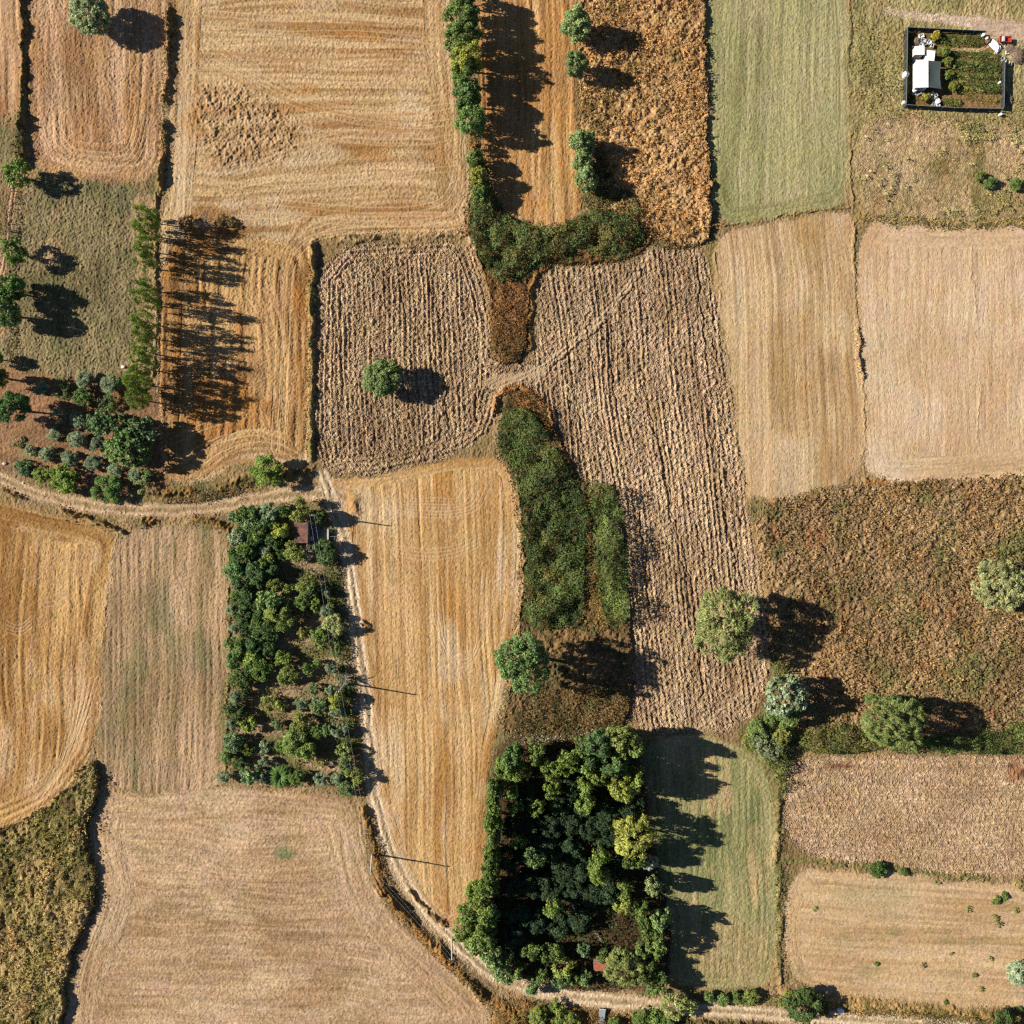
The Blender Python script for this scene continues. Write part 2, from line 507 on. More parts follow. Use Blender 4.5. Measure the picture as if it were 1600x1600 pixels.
field('stubble_field', [(255,385),(330,362),(440,372),(486,386),(484,480),(482,690),(470,722),(420,700),(372,700),(320,745),(280,752),(250,738),(248,560)],
      c=[(206,160,102),(150,104,56)], rs=.75, L=9, s=1.0, hl=4, warp=1.5, h=.30, hg=.2, patch=[((184,120,56), .8, 6, .5), ((122,92,54), .6, 5, .58)], round=1)
blotch([(290,150),(330,120),(400,124),(470,170),(480,230),(430,270),(340,270),(300,220)], ((150,112,72),(196,156,112)), .55, .42)
# --- centre
field('ploughed_field', [(500,388),(640,378),(730,374),(744,415),(760,460),(768,520),(766,566),(840,560),(860,600),(776,612),(770,650),(752,690),(700,714),(600,738),(540,742),(496,728),(493,560)],
      c=[(204,170,128),(152,120,86)], rs=.6, L=5, s=.6, plough=(.98, .24, .29), warp=.5, sl=.05, hl=3.6, g=.5, patch=[((206,176,136), .5, 4, .6)], round=1)
field('ploughed_field', [(838,430),(860,418),(980,414),(1012,392),(1060,384),(1104,384),(1122,500),(1148,660),(1168,800),(1186,890),(1200,960),(1206,1060),(1160,1142),(1060,1144),(990,1142),(984,1040),(990,980),(986,900),(978,800),(964,756),(915,760),(880,690),(850,622),(820,598),(834,560),(846,500)],
      c=[(206,172,132),(154,122,88)], rs=.6, L=6, s=.6, plough=(1.0, .24, .29), warp=.9, sl=.115, g=.5, patch=[((206,176,136), .5, 4, .6)], round=1)
field('stubble_field', [(508,752),(540,744),(620,738),(700,716),(760,716),(792,722),(812,786),(813,900),(802,990),(786,1100),(764,1200),(757,1370),(740,1410),(716,1450),(690,1446),(650,1410),(612,1318),(584,1240),(566,1100),(552,960),(534,850)],
      c=[(216,172,114),(176,126,68)], rs=.5, L=26, s=.95, sl=.03, hl=2.2, warp=.8, h=.12, hg=.10, patch=[((192,132,60), .6, 10, .52), ((222,190,146), .7, 12, .5)], round=1)
# --- north middle
field('stubble_field', [(744,-100),(896,-100),(898,110),(904,240),(912,316),(900,344),(866,360),(800,340),(766,300),(748,160)], c=[(212,164,104),(166,114,62)], rs=.6, L=14, s=.9, hl=0, h=.2, hg=.14, patch=[((196,136,70), .6, 5, .5)])
field('weedy_field', [(900,-100),(1094,-100),(1102,120),(1108,280),(1110,360),(1100,380),(1040,386),(1000,360),(930,320),(910,240)], c=[(212,166,108),(164,122,74)], rs=1, L=2, s=.5, g=.6, weed=(.75, 1.0, 1.0), patch=[((132,104,58), .6, 4, .55)])
field('mown_meadow', [(1100,-100),(1326,-100),(1328,200),(1330,318),(1260,330),(1190,344),(1116,352),(1112,250),(1106,120)], c=[(180,168,116),(140,138,84)], rs=.8, L=22, s=.7, hl=3, h=.08, hg=.12, lf=.8, fine=.30, patch=[((176,158,112), .7, 9, .5), ((126,112,70), .5, 4, .6)])
field('rough_meadow', [(1328,-100),(1700,-100),(1700,346),(1560,350),(1430,350),(1340,336),(1330,200)], c=[(180,160,104),(142,130,78)], rs=1.2, L=3, s=.5, hg=.25, h=.15, g=.45, patch=[((188,152,106), .5, 9, .5), ((108,108,58), .5, 5, .56)])
field('rough_meadow', [(1334,186),(1420,176),(1480,186),(1580,196),(1700,180),(1700,348),(1560,350),(1430,350),(1342,336)], c=[(198,164,120),(158,132,86)], rs=1.2, L=3, s=.5, g=.5, weed=(.12, .26, .9), patch=[((120,112,58), .75, 4, .52), ((176,112,70), .5, 6, .6)])
# --- east
field('stubble_field', [(1110,372),(1160,356),(1250,342),(1322,328),(1334,344),(1338,500),(1350,640),(1352,744),(1270,766),(1180,782),(1164,770),(1150,660),(1128,520)], c=[(212,176,130),(180,140,90)], rs=.6, L=24, s=.75, hl=0, h=.07, hg=.07, g=.26, sl=.04, fine=.26, patch=[((182,138,78), .6, 8, .54), ((216,188,148), .6, 9, .5)])
field('stubble_field', [(1342,346),(1430,352),(1560,350),(1700,350),(1700,728),(1600,738),(1480,750),(1368,754),(1356,720),(1348,600),(1342,480)], c=[(220,184,144),(200,160,116)], rs=.45, L=10, s=.6, hl=4.5, h=.04, hg=.06, g=.22, fine=.17, spk=.22, patch=[((224,194,158), .6, 10, .5)])
field('weedy_field', [(1174,786),(1270,770),(1356,758),(1440,756),(1600,738),(1700,728),(1700,1150),(1600,1145),(1440,1150),(1240,1146),(1216,1080),(1204,1000),(1192,890)], c=[(182,144,100),(126,102,66)], rs=1, L=2, s=.5, g=.6, weed=(.45, .85, .8), patch=[((108,110,60), .85, 8, .48), ((166,104,66), .6, 5, .54)])
field('ploughed_field', [(1224,1200),(1236,1184),(1400,1180),(1700,1182),(1700,1384),(1600,1376),(1400,1354),(1224,1338)], c=[(204,170,130),(160,124,88)], rs=.6, L=3, s=.35, plough=(.55, .06, .15), hz=True, g=.45, warp=1.5, lf=.7)
field('stubble_field', [(1226,1356),(1320,1362),(1400,1366),(1700,1396),(1700,1580),(1560,1572),(1440,1568),(1300,1554),(1226,1530)], c=[(220,184,140),(190,150,102)], rs=.55, L=12, s=.7, hz=True, hl=3.0, h=.06, hg=.07, g=.26, sl=.06, fine=.22, spk=.24, patch=[((152,140,90), .55, 5, .62)])
field('mown_meadow', [(1006,1152),(1060,1150),(1120,1150),(1180,1176),(1208,1224),(1212,1330),(1218,1530),(1160,1546),(1080,1546),(1050,1530),(1046,1440),(1030,1350)], c=[(170,158,104),(116,124,72)], rs=.6, L=12, s=.8, hl=2, h=.12, hg=.14, patch=[((196,162,114), .8, 8, .5)])
# --- west and south-west
field('stubble_field', [(-100,770),(0,784),(60,800),(120,812),(182,832),(172,900),(160,1000),(156,1100),(150,1170),(120,1212),(70,1268),(-100,1330)], c=[(210,164,102),(160,112,58)], rs=.65, L=16, s=1.0, hl=4.5, sl=-.07, warp=1.5, h=.18, hg=.14, patch=[((184,122,56), .65, 9, .5), ((218,184,136), .6, 9, .52)])
field('stubble_field', [(188,830),(240,822),(330,824),(352,850),(356,900),(354,1060),(348,1200),(344,1232),(250,1238),(164,1232),(156,1190),(158,1080),(166,960),(178,860)], c=[(196,158,118),(148,120,82)], rs=.55, L=9, s=.8, hl=0, h=.14, hg=.14, patch=[((116,120,76), .5, 7, .52)])
field('stubble_field', [(164,1236),(250,1240),(346,1230),(450,1238),(540,1242),(560,1270),(578,1370),(604,1420),(660,1480),(720,1530),(762,1570),(790,1700),(90,1700),(106,1560),(120,1490),(150,1430),(162,1390),(142,1320),(146,1270)], c=[(206,168,128),(164,126,86)], rs=.6, L=10, s=.55, hz=True, hl=6.5, warp=2.5, h=.08, hg=.11, g=.38, fine=.30, patch=[((214,180,140), .6, 9, .5), ((150,122,74), .45, 4, .6)])
field('scrubby_meadow', [(-100,1335),(60,1278),(120,1216),(152,1184),(160,1214),(140,1270),(134,1310),(154,1374),(140,1430),(112,1480),(100,1560),(92,1700),(-100,1700)], c=[(190,158,98),(124,114,60)], rs=1, L=2, s=.5, g=.6, weed=(1.25, 1.1, 1.2), patch=[((176,136,84), .8, 6, .54), ((76,78,36), .6, 7, .5)])
field('orchard_ground', [(362,812),(380,796),(420,786),(510,784),(532,850),(548,1000),(566,1180),(566,1226),(500,1234),(346,1222),(352,1100),(356,900)], c=[(192,158,118),(140,116,80)], rs=1, L=5, s=.5, hg=.18, hz=True, patch=[((112,108,62), .85, 4, .48)])
field('thicket_ground', [(738,240),(764,300),(790,340),(850,366),(910,336),(960,330),(1006,352),(1020,384),(960,412),(880,410),(842,424),(828,450),(824,556),(792,574),(772,548),(766,450),(742,400),(728,370)], c=[(150,104,60),(96,70,40)], rs=1, L=2, s=.5, g=.6, weed=(.5, .8, 1.0))
field('thicket_ground', [(784,640),(806,612),(842,616),(872,680),(908,760),(950,752),(968,800),(980,900),(986,975),(988,1142),(900,1150),(790,1154),(790,1100),(812,990),(816,860),(802,730),(776,710)], c=[(146,110,68),(92,78,48)], rs=1, L=2, s=.5, g=.6, weed=(.5, .8, 1.0), patch=[((86,86,50), .8, 5, .48)])
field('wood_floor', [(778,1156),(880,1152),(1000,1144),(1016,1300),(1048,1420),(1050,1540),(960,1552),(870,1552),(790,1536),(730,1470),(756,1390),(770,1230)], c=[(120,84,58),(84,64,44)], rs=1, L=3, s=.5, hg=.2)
field('roadside_ground', [(762,1560),(830,1566),(940,1580),(1100,1596),(1240,1600),(1240,1700),(780,1700)], c=[(170,124,70),(100,88,48)], rs=1, L=2, s=.5, g=.6, weed=(.3, .5, 1.0))
field('garden_soil', [(1412,48),(1538,54),(1566,90),(1564,174),(1411,167)], c=[(150,112,70),(104,94,50)], hz=True, rs=.7, L=5, s=.7, hg=.12, round=0, rag=False)
# --- tracks
track('dirt_track', [(-100,716),(0,746),(50,770),(120,789),(220,799),(300,797),(380,784),(440,772),(500,770),(540,776)], (21, 24), c=[(206,172,132),(176,140,100)], mid=(150,128,80))
track('dirt_track', [(502,736),(516,772),(540,850),(552,930),(561,1010),(572,1100),(579,1190),(584,1240),(600,1305),(634,1385),(684,1446),(724,1488),(772,1528),(850,1552),(950,1564),(1080,1576),(1200,1584),(1330,1591),(1500,1606),(1700,1622)], (21, 24), c=[(226,196,160),(190,158,118)], mid=(156,136,92))
track('dirt_track', [(1386,16),(1450,24),(1520,34),(1600,46),(1700,54)], (6, 34), c=[(214,186,158),(200,170,140)])
field('dirt_track', [(1506,34),(1560,28),(1700,36),(1700,66),(1580,62),(1540,58)], c=[(214,184,158),(196,164,136)], rs=.8, L=6, s=.4, hg=.06, h=.05, hz=True)
track('footpath', [(1468,76),(1500,75),(1530,78),(1540,72),(1548,66)], (5, 6), c=[(206,172,126),(190,156,110)])
track('dirt_track', [(14,292),(24,268),(16,340),(6,430),(-30,520)], (10, 16), c=[(204,160,124),(180,140,100)])

# --- banks, ditches, wheelings
GR = ((128, 116, 64), (172, 134, 80))
OR = ((176, 122, 62), (120, 96, 50))
DK = ((88, 90, 46), (128, 104, 58))
bank([(36,-80),(37,60),(38,130),(30,190),(30,260)], 3.2, 1.0, DK, gap=.3)
bank([(28,180),(36,200),(37,260)], 6, 1.3, DK)
bank([(266,-80),(266,40),(264,120),(256,200),(250,280),(243,310),(240,340)], 4.2, 1.25, ((178,130,76), (104,96,52)), gap=.36)
bank([(240,300),(246,380),(244,480),(242,590)], 2.6, .5, GR)
bank([(489,384),(488,470),(486,560),(487,640),(489,716)], 4.0, 1.25, ((120,116,58), (168,136,76)), rough=.5)
bank([(492,380),(560,374),(640,370),(728,366)], 4.5, .7, ((150,122,76), (196,156,108)), gap=.3)
bank([(730,368),(748,410),(764,455),(768,540)], 3.0, .35, ((204,164,118), (170,132,88)), gap=.3)
bank([(836,430),(830,450),(828,545)], 4, .9, OR)
bank([(1329,-60),(1328,120),(1330,240),(1332,334)], 2.0, .3, GR, gap=.42)
bank([(1334,346),(1337,480),(1341,520),(1346,590),(1350,680),(1354,748)], 2.0, .22, ((190,152,102), (176,138,92)), gap=.42)
bank([(1341,515),(1345,560),(1347,590)], 2.4, .75, ((186,148,94), (170,132,84)))
bank([(1521,352),(1517,420),(1528,500),(1530,690)], 1.4, .10, ((190,154,112), (200,164,124)), gap=.42)
bank([(1120,400),(1130,520),(1142,600),(1150,690),(1160,760)], 2.0, .18, ((150,138,88), (180,144,98)), gap=.45)
bank([(1108,360),(1112,290),(1104,120),(1098,-60)], 3.0, .3, ((190,146,92), (130,112,64)))
bank([(1112,354),(1190,346),(1260,332),(1326,322)], 2.0, .4, GR, gap=.3)
bank([(1340,340),(1430,350),(1600,350)], 5, .5, ((150,130,66), (190,150,96)), gap=.3)
bank([(1352,752),(1440,756),(1600,740),(1700,730)], 4, .7, OR, gap=.25)
bank([(1214,1186),(1212,1260),(1212,1330),(1217,1430),(1219,1536)], 4, .5, ((118,112,60), (170,138,84)), gap=.3)
bank([(1224,1342),(1300,1350),(1400,1358),(1500,1368),(1620,1386)], 4, .45, ((104,108,54), (150,130,74)), gap=.25)
bank([(0,764),(50,784),(110,800),(150,812),(190,832)], 3.4, 1.0, ((110,98,48), (160,122,66)), gap=.3)
bank([(224,816),(270,814),(320,816),(352,826)], 5, 1.0, OR, gap=.3)
bank([(570,1262),(580,1300),(588,1345),(598,1395)], 6, 1.3, OR, rough=.6)
bank([(596,1385),(630,1424),(672,1470),(712,1512),(748,1552),(800,1580),(840,1600)], 7, 1.3, OR, rough=.75)
bank([(640,1396),(672,1426),(700,1450)], 3, .8, OR, gap=.3)
bank([(806,740),(816,800),(818,900),(808,985),(794,1080),(790,1150)], 3.0, .35, ((204,160,108), (170,122,74)), gap=.3)
bank([(770,640),(780,610),(820,604),(846,620),(862,660)], 5, .8, ((206,146,84), (160,104,56)))
bank([(250,772),(330,766),(380,752),(420,742),(490,736)], 7, 1.0, ((92,86,44), (160,116,58)), gap=.22)
bank([(358,860),(358,1000),(354,1100),(350,1216)], 2.2, .25, ((190,150,106), (150,128,72)), gap=.35)
bank([(182,832),(170,920),(160,1040),(154,1130)], 2.5, .14, ((218,180,134), (190,150,98)), gap=.35)
bank([(1226,1552),(1320,1564),(1420,1574),(1540,1586),(1700,1600)], 8, .9, ((190,148,88), (128,112,56)))
bank([(1060,1596),(1150,1604),(1300,1606),(1420,1618)], 7, 1.0, DK)
bank([(510,770),(540,760),(560,776),(556,800)], 8, .4, ((206,160,104), (176,128,74)), gap=.3)
PALE = (224, 196, 154)
STR = (226, 190, 138)
blotch([(1070,1436),(1212,1420),(1217,1532),(1084,1542)], ((196,164,116),(164,138,90)), .8, 0, 30)
blotch([(426,1326),(468,1324),(474,1340),(430,1346)], ((104,122,76),(130,138,90)), .9, 0, 8)
blotch([(1292,1192),(1346,1192),(1348,1203),(1296,1203)], ((110,66,42),(140,88,58)), 1.0, .1, 7)
blotch([(1564,1186),(1630,1184),(1630,1226),(1580,1228)], ((120,76,50),(168,112,72)), 1.0, .2, 12)
blotch([(1300,1370),(1440,1376),(1430,1440),(1310,1430)], ((150,146,98),(178,160,112)), .45, 0, 20)
GOLD = (178, 122, 62)
for w in ([(320,60),(360,90),(440,140),(520,170),(620,180),(700,165)], [(330,96),(420,146),(520,186),(640,198),(706,190)], [(480,240),(450,290),(424,330),(430,364)], [(380,332),(500,345),(620,352),(706,342),(727,300),(727,220)],
          [(400,312),(560,330),(676,326),(712,292),(714,200)], [(440,704),(448,500),(452,420),(470,386),(510,362),(620,357)], [(428,700),(436,500),(440,412),(462,372),(520,351)], [(300,748),(350,704),(420,690),(470,716)],
          [(310,280),(400,296),(520,290),(640,270),(712,262)], [(320,20),(440,30),(560,24),(690,40)], [(318,44),(440,54),(560,50),(690,66)], [(470,200),(540,220),(640,224),(708,214)],
          [(280,720),(330,690),(400,672),(440,690)], [(270,690),(320,664),(380,650)]):
    wheel(w, 1.0, STR, .55, 9)
for w in ([(340,110),(430,152),(540,182),(650,178)], [(330,80),(460,96),(600,90)], [(440,318),(560,338),(690,334)], [(300,740),(370,716),(450,732)], [(560,200),(640,206)], [(340,30),(480,40),(600,36)]):
    wheel(w, 2.2, GOLD, .6)
for k in range(5):
    wheel([(64 + 5 * k, 190),(80 + 6 * k, 246 - 5 * k),(120, 268 - 8 * k),(180, 270 - 8 * k),(220 - 5 * k, 250 - 5 * k),(236 - 6 * k, 180)], 1.0, STR, .45)
    wheel([(10 + 24 * k, 1296 - 16 * k),(60 + 14 * k, 1250 - 20 * k),(100 + 10 * k, 1180 - 20 * k),(120 + 8 * k, 1060)], 1.0, STR, .4, 6)
for e in ((0, 0), (8, 6), (18, 12)):
    wheel([(690 - e[0],900),(692 - e[0],980 - e[1]),(702,1024 + e[1]),(722,1034 + e[1]),(740,1022 + e[1]),(748 + e[0],980),(752 + e[0],900)], 1.0, PALE, .5)
for k in range(7):
    wheel([(588 + 8 * k,772),(600 + 8 * k,800 - 3 * k),(680,812 - 6 * k),(748 - 6 * k,800 - 3 * k),(764 - 7 * k,764)], 1.0, PALE, .4)
for k in range(4):
    wheel([(600,862 - 4 * k),(640,874 - 6 * k),(700,876 - 6 * k),(750,852 - 6 * k)], 1.0, PALE, .35)
for k in range(4):
    wheel([(10,988 - 6 * k),(30,994 - 5 * k),(48,980 - 6 * k)], .9, PALE, .5)
    wheel([(66,948 - 7 * k),(88,946 - 7 * k),(104,930 - 7 * k)], .9, PALE, .4)
wheel([(770,604),(838,580),(880,548),(930,506),(980,450),(1012,396)], 1.7, (206,176,136), .85, 6)
wheel([(744,600),(790,590),(846,584)], 7, (200,166,124), .6)
bank([(846,586),(884,558),(936,514),(986,458),(1006,420)], 1.4, -.3, ((130,102,72), (140,108,76)), .3, .6)
wheel([(1090,1140),(1140,1100),(1180,1066)], 1.4, (200,168,128), .6, 6)
wheel([(288,-40),(284,60),(284,180),(280,330)], 3, (216,184,140), .5, 9)
wheel([(1300,-60),(1312,100),(1310,200)], 1.5, (176,160,112), .5, 5)
wheel([(716,60),(722,160),(732,250),(734,300),(716,340)], 1.6, (226,194,150), .5, 8)
wheel([(1596,1240),(1580,1290),(1576,1330)], 1.3, (150,118,84), .7, 6)
wheel([(560,1262),(566,1320),(584,1380),(640,1446)], 1.5, (146,118,72), .6, 7)
wheel([(146,1270),(146,1320),(160,1370),(166,1410),(130,1500),(110,1590)], 1.5, (216,182,140), .5, 5)
wheel([(300,110),(380,108),(470,150),(560,170),(690,150)], 1.6, (216,180,128), .5, 9)
wheel([(400,260),(470,225),(560,205)], 1.6, (216,180,128), .5, 9)

for f in ([(948,488),(954,560),(964,640),(974,690)],[(1000,560),(1016,640),(1040,760),(1060,860),(1080,960)],[(1104,400),(1112,500),(1126,620),(1132,700),(1140,770)],
          [(1090,400),(1100,520),(1112,640),(1124,760),(1150,900)],[(886,530),(896,600),(910,690)],[(918,508),(928,590),(944,690),(960,740)],[(1030,700),(1052,800),(1078,900),(1090,1000),(1096,1090)],
          [(1000,800),(1010,900),(1016,1000)],[(532,430),(530,520),(532,600),(534,690)],[(628,440),(636,520),(640,566)],[(680,450),(690,540),(700,620),(706,690)],[(574,620),(580,660),(586,712)],[(744,470),(748,560),(744,660)],
          [(1064,760),(1100,860),(1120,900),(1140,924)],[(1130,800),(1146,860),(1166,930)]):
    bank(f, 1.5, -.34, ((120,92,64), (140,108,76)), .3, .55)
edge = np.minimum(np.minimum(gx + EXT, EXT - gx), np.minimum(gy + EXT, EXT - gy))
HGT *= np.clip(edge / 3.0, 0, 1)
rs_ = np.random.RandomState(17)
stray = np.clip(np.abs(rs_.normal(size=N)) * .38 * (.4 + 1.3 * vn(gx / 3, gy / 3, 501)), 0, 1.6) / STEP
ang_ = rs_.rand(N) * 2 * math.pi
gi = np.clip(np.rint((gx + EXT) / STEP + stray * np.cos(ang_)).astype(np.int64), 0, NG - 1)
gj = np.clip(np.rint((gy + EXT) / STEP + stray * np.sin(ang_)).astype(np.int64), 0, NG - 1)
src = gj * NG + gi
mv = (REG[src] != REG) & ~((gx > 75.5) & (gx < 97) & (gy > 77) & (gy < 95))
A0, H0 = ALB.copy(), HGT.copy()
ALB[mv] = A0[src[mv]]
HGT[mv] = .5 * H0[mv] + .5 * H0[src[mv]]
P3 = np.stack([gx, gy, HGT], 1)
ii = np.arange(NG * NG).reshape(NG, NG)
Q = np.stack([ii[:-1, :-1].ravel(), ii[:-1, 1:].ravel(), ii[1:, 1:].ravel(), ii[1:, :-1].ravel()], 1)
qr = REG[Q[:, 0]]
for r, nm in enumerate(names):
    f = Q[qr == r]
    if not len(f): continue
    u, inv = np.unique(f.ravel(), return_inverse=True)
    me = np_mesh(nm, P3[u], inv.reshape(-1, 4), M_GROUND, ALB[u])
    tag(link(nm, me), kind='structure')

def ground_z(x, y):
    i = int(np.clip(round((x + EXT) / STEP), 0, NG - 1)); j = int(np.clip(round((y + EXT) / STEP), 0, NG - 1))
    return float(HGT[j * NG + i])

# land beyond the mapped fields, out to the horizon
ring = []
for a in (EXT, 300, 1200, 6000):
    ring += [(-a, -a, 0), (a, -a, 0), (a, a, 0), (-a, a, 0)]
rf = []
for k in range(3):
    for i in range(4):
        j = (i + 1) % 4
        rf.append((k * 4 + i, k * 4 + 4 + i, k * 4 + 4 + j, k * 4 + j))
me = np_mesh('ground', np.array(ring), np.array([f[::-1] for f in rf]), M_GROUND, np.tile(alb((188, 150, 104)), (16, 1)))
tag(link('ground', me), kind='structure')

# ------------------------------------------------------------------ foliage
def leaf_quads(C, Nrm, size, rng, aspect=.62, droop=None):
    """rhombic leaves centred at C with normals Nrm; size per leaf"""
    n = len(C)
    Nrm = Nrm / (np.linalg.norm(Nrm, axis=1, keepdims=True) + 1e-9)
    a = rng.normal(size=(n, 3)) if droop is None else droop + .25 * rng.normal(size=(n, 3))
    T = a - (a * Nrm).sum(1, keepdims=True) * Nrm
    T /= np.linalg.norm(T, axis=1, keepdims=True) + 1e-9
    B = np.cross(Nrm, T)
    s = size[:, None] * .5
    V = np.empty((n, 4, 3))
    V[:, 0] = C + T * s
    V[:, 1] = C + B * s * aspect + Nrm * s * .15
    V[:, 2] = C - T * s
    V[:, 3] = C - B * s * aspect + Nrm * s * .15
    return V.reshape(-1, 3), np.arange(4 * n).reshape(-1, 4)

def leaf_cols(n, rng, var=.35, hue=.18, base=None):
    g = 1 + var * (rng.rand(n) - .5) * 2 * .8
    h = hue * (rng.rand(n) - .5) * 2
    c = np.stack([g * (1 + h), g * (1 + .25 * h), g * (1 - .8 * h)], 1)
    if base is not None: c = c * base
    return np.repeat(c, 4, axis=0)

KIND = {
    # clump radius m, share of the body they cover, leaf m, leaf cover, height/width, lowest clump
    'round':   dict(clump=.62, fill=1.15, leaf=.36, cov=1.7, flat=.95, zmin=-.55),
    'dense':   dict(clump=.46, fill=1.5, leaf=.30, cov=1.9, flat=.92, zmin=-.6, bulge=.64),
    'loose':   dict(clump=.55, fill=.85, leaf=.34, cov=1.5, flat=.9, zmin=-.45, bulge=.8),
    'airy':    dict(clump=.42, fill=.7, leaf=.28, cov=.75, flat=.9, zmin=-.95, bulge=.75, asp=.4),
    'feather': dict(clump=.60, fill=1.1, leaf=.55, cov=1.3, flat=.85, zmin=-.5, asp=.26, droop=True, bulge=.9),
    'shrub':   dict(clump=.36, fill=1.1, leaf=.26, cov=1.6, flat=.85, zmin=-.3, bulge=.75),
    'olive':   dict(clump=.30, fill=1.2, leaf=.20, cov=1.6, flat=.9, zmin=-.3, asp=.4, bulge=.7),
    'bigleaf': dict(clump=.55, fill=.9, leaf=.55, cov=1.5, flat=.85, zmin=-.4, asp=.8, bulge=.75),
    'thin':    dict(clump=.34, fill=.6, leaf=.24, cov=1.1, flat=.8, zmin=-.3, bulge=.9),
}
CROWNS = {}
def crown_mesh(kind, r, var):
    rc = max(.6, round(r * 2) / 2) if r < 3 else round(r)
    key = (kind, rc, var)
    if key in CROWNS: return CROWNS[key]
    k = KIND[kind]
    rng = np.random.RandomState(abs(hash((len(kind) * 7 + ord(kind[0]), int(rc * 2), var))) % 2 ** 31)
    leaf = k['leaf'] * (1.0 if rc < 3.5 else 1.1)
    flat = k['flat']
    lr0 = min(k['clump'], rc * .34)
    nl = int(4 * math.pi * rc * rc * (1 - k['zmin']) * .5 * k['fill'] / (math.pi * lr0 * lr0))
    nl = max(9, min(nl, 420))
    # leaf clumps over an uneven, bulging body
    ph = rng.rand(nl) * 2 * math.pi
    z = k['zmin'] + (1 - k['zmin']) * ((np.arange(nl) + rng.rand(nl)) / nl)
    q = np.sqrt(np.clip(1 - z * z, 0, 1))
    dx, dy = np.cos(ph) * q, np.sin(ph) * q
    fq = 1.2 + .16 * min(rc, 5)
    bulge = .6 * vn(dx * fq + 9 * var, dy * fq + z * fq * .8, var * 13 + 5) + .4 * vn(dx * fq * 2.1 + 3, dy * fq * 2.1 + z * 2, var * 13 + 6)
    out = .46 + k.get('bulge', .72) * bulge + .10 * (rng.rand(nl) - .5)
    out = np.where(rng.rand(nl) < .22, out * (.55 + .3 * rng.rand(nl)), out)      # some sit deeper in the crown
    Lc = np.stack([dx, dy, z * flat], 1) * (out * rc)[:, None]
    Lr = lr0 * (.55 + .8 * rng.rand(nl))
    area = 4 * math.pi * Lr ** 2
    la = .5 * leaf * leaf * k.get('asp', .62)
    nn = np.maximum(7, (area * k['cov'] * .5 / la)).astype(int)
    tot = nn.sum()
    if tot > 17000:
        nn = np.maximum(6, nn * 17000 / tot).astype(int)
    lid = np.repeat(np.arange(nl), nn)
    n = len(lid)
    d = rng.normal(size=(n, 3)); d /= np.linalg.norm(d, axis=1, keepdims=True)
    outw = Lc[lid] / (np.linalg.norm(Lc[lid], axis=1, keepdims=True) + 1e-6)
    d = d + .5 * outw + np.array([0, 0, .25]); d /= np.linalg.norm(d, axis=1, keepdims=True)
    rad = Lr[lid] * (.35 + .85 * rng.rand(n))
    C = Lc[lid] + d * rad[:, None]
    Nr = d * .7 + np.array([0, 0, .3]) + .6 * rng.normal(size=(n, 3))
    dr = None
    if k.get('droop'):
        dr = outw * np.array([1, 1, .2]) + np.array([0, 0, -.5])
        C = C + dr * (rng.rand(n) * .35 * lr0)[:, None]
    size = leaf * (.6 + .8 * rng.rand(n))
    V, F = leaf_quads(C, Nr, size, rng, k.get('asp', .62), dr)
    lc = 1 + .28 * (rng.rand(nl) - .5) * 2
    cols = leaf_cols(n, rng, .42) * np.repeat(lc[lid], 4)[:, None]
    me = np_mesh('crown', V, F, M_LEAF, cols)
    CROWNS[key] = (me, rc, Lc, Lr)
    return CROWNS[key]

TRUNKS = {}
def trunk_mesh(kind, rc, var, h, cz, Lc, mat, twigs=0):
    key = (kind, rc, var, round(h), twigs, mat.name)
    if key in TRUNKS: return TRUNKS[key]
    rng = random.Random(int(rc * 10) + var * 7 + len(kind))
    mb = MB()
    tr = (.05 + .035 * h * .6) * (.45 if kind == 'airy' else 1)
    top = cz + (.25 * rc)
    pts = [(0, 0, -.3), (.05 * tr, 0, .25), (rng.uniform(-.1, .1) * rc, rng.uniform(-.1, .1) * rc, top * .5), (rng.uniform(-.12, .12) * rc, rng.uniform(-.12, .12) * rc, top)]
    mb.tube(pts, [tr * 1.45, tr, tr * .75, tr * .25], 7)
    sel = list(range(0, len(Lc), max(1, len(Lc) // 7)))
    for i in sel:
        e = Vector(Lc[i]) * .92 + Vector((0, 0, cz))
        st = Vector(pts[2]).lerp(Vector(pts[3]), rng.uniform(-.1, .7))
        m = st.lerp(e, .5) + Vector((0, 0, -.06 * rc))
        mb.tube([st, m, e], [tr * .42, tr * .28, tr * .08], 5)
    me = bpy.data.meshes.new('trunk')
    me.from_pydata(mb.v, [], mb.f); me.update(); me.materials.append(mat)
    TRUNKS[key] = me
    return me

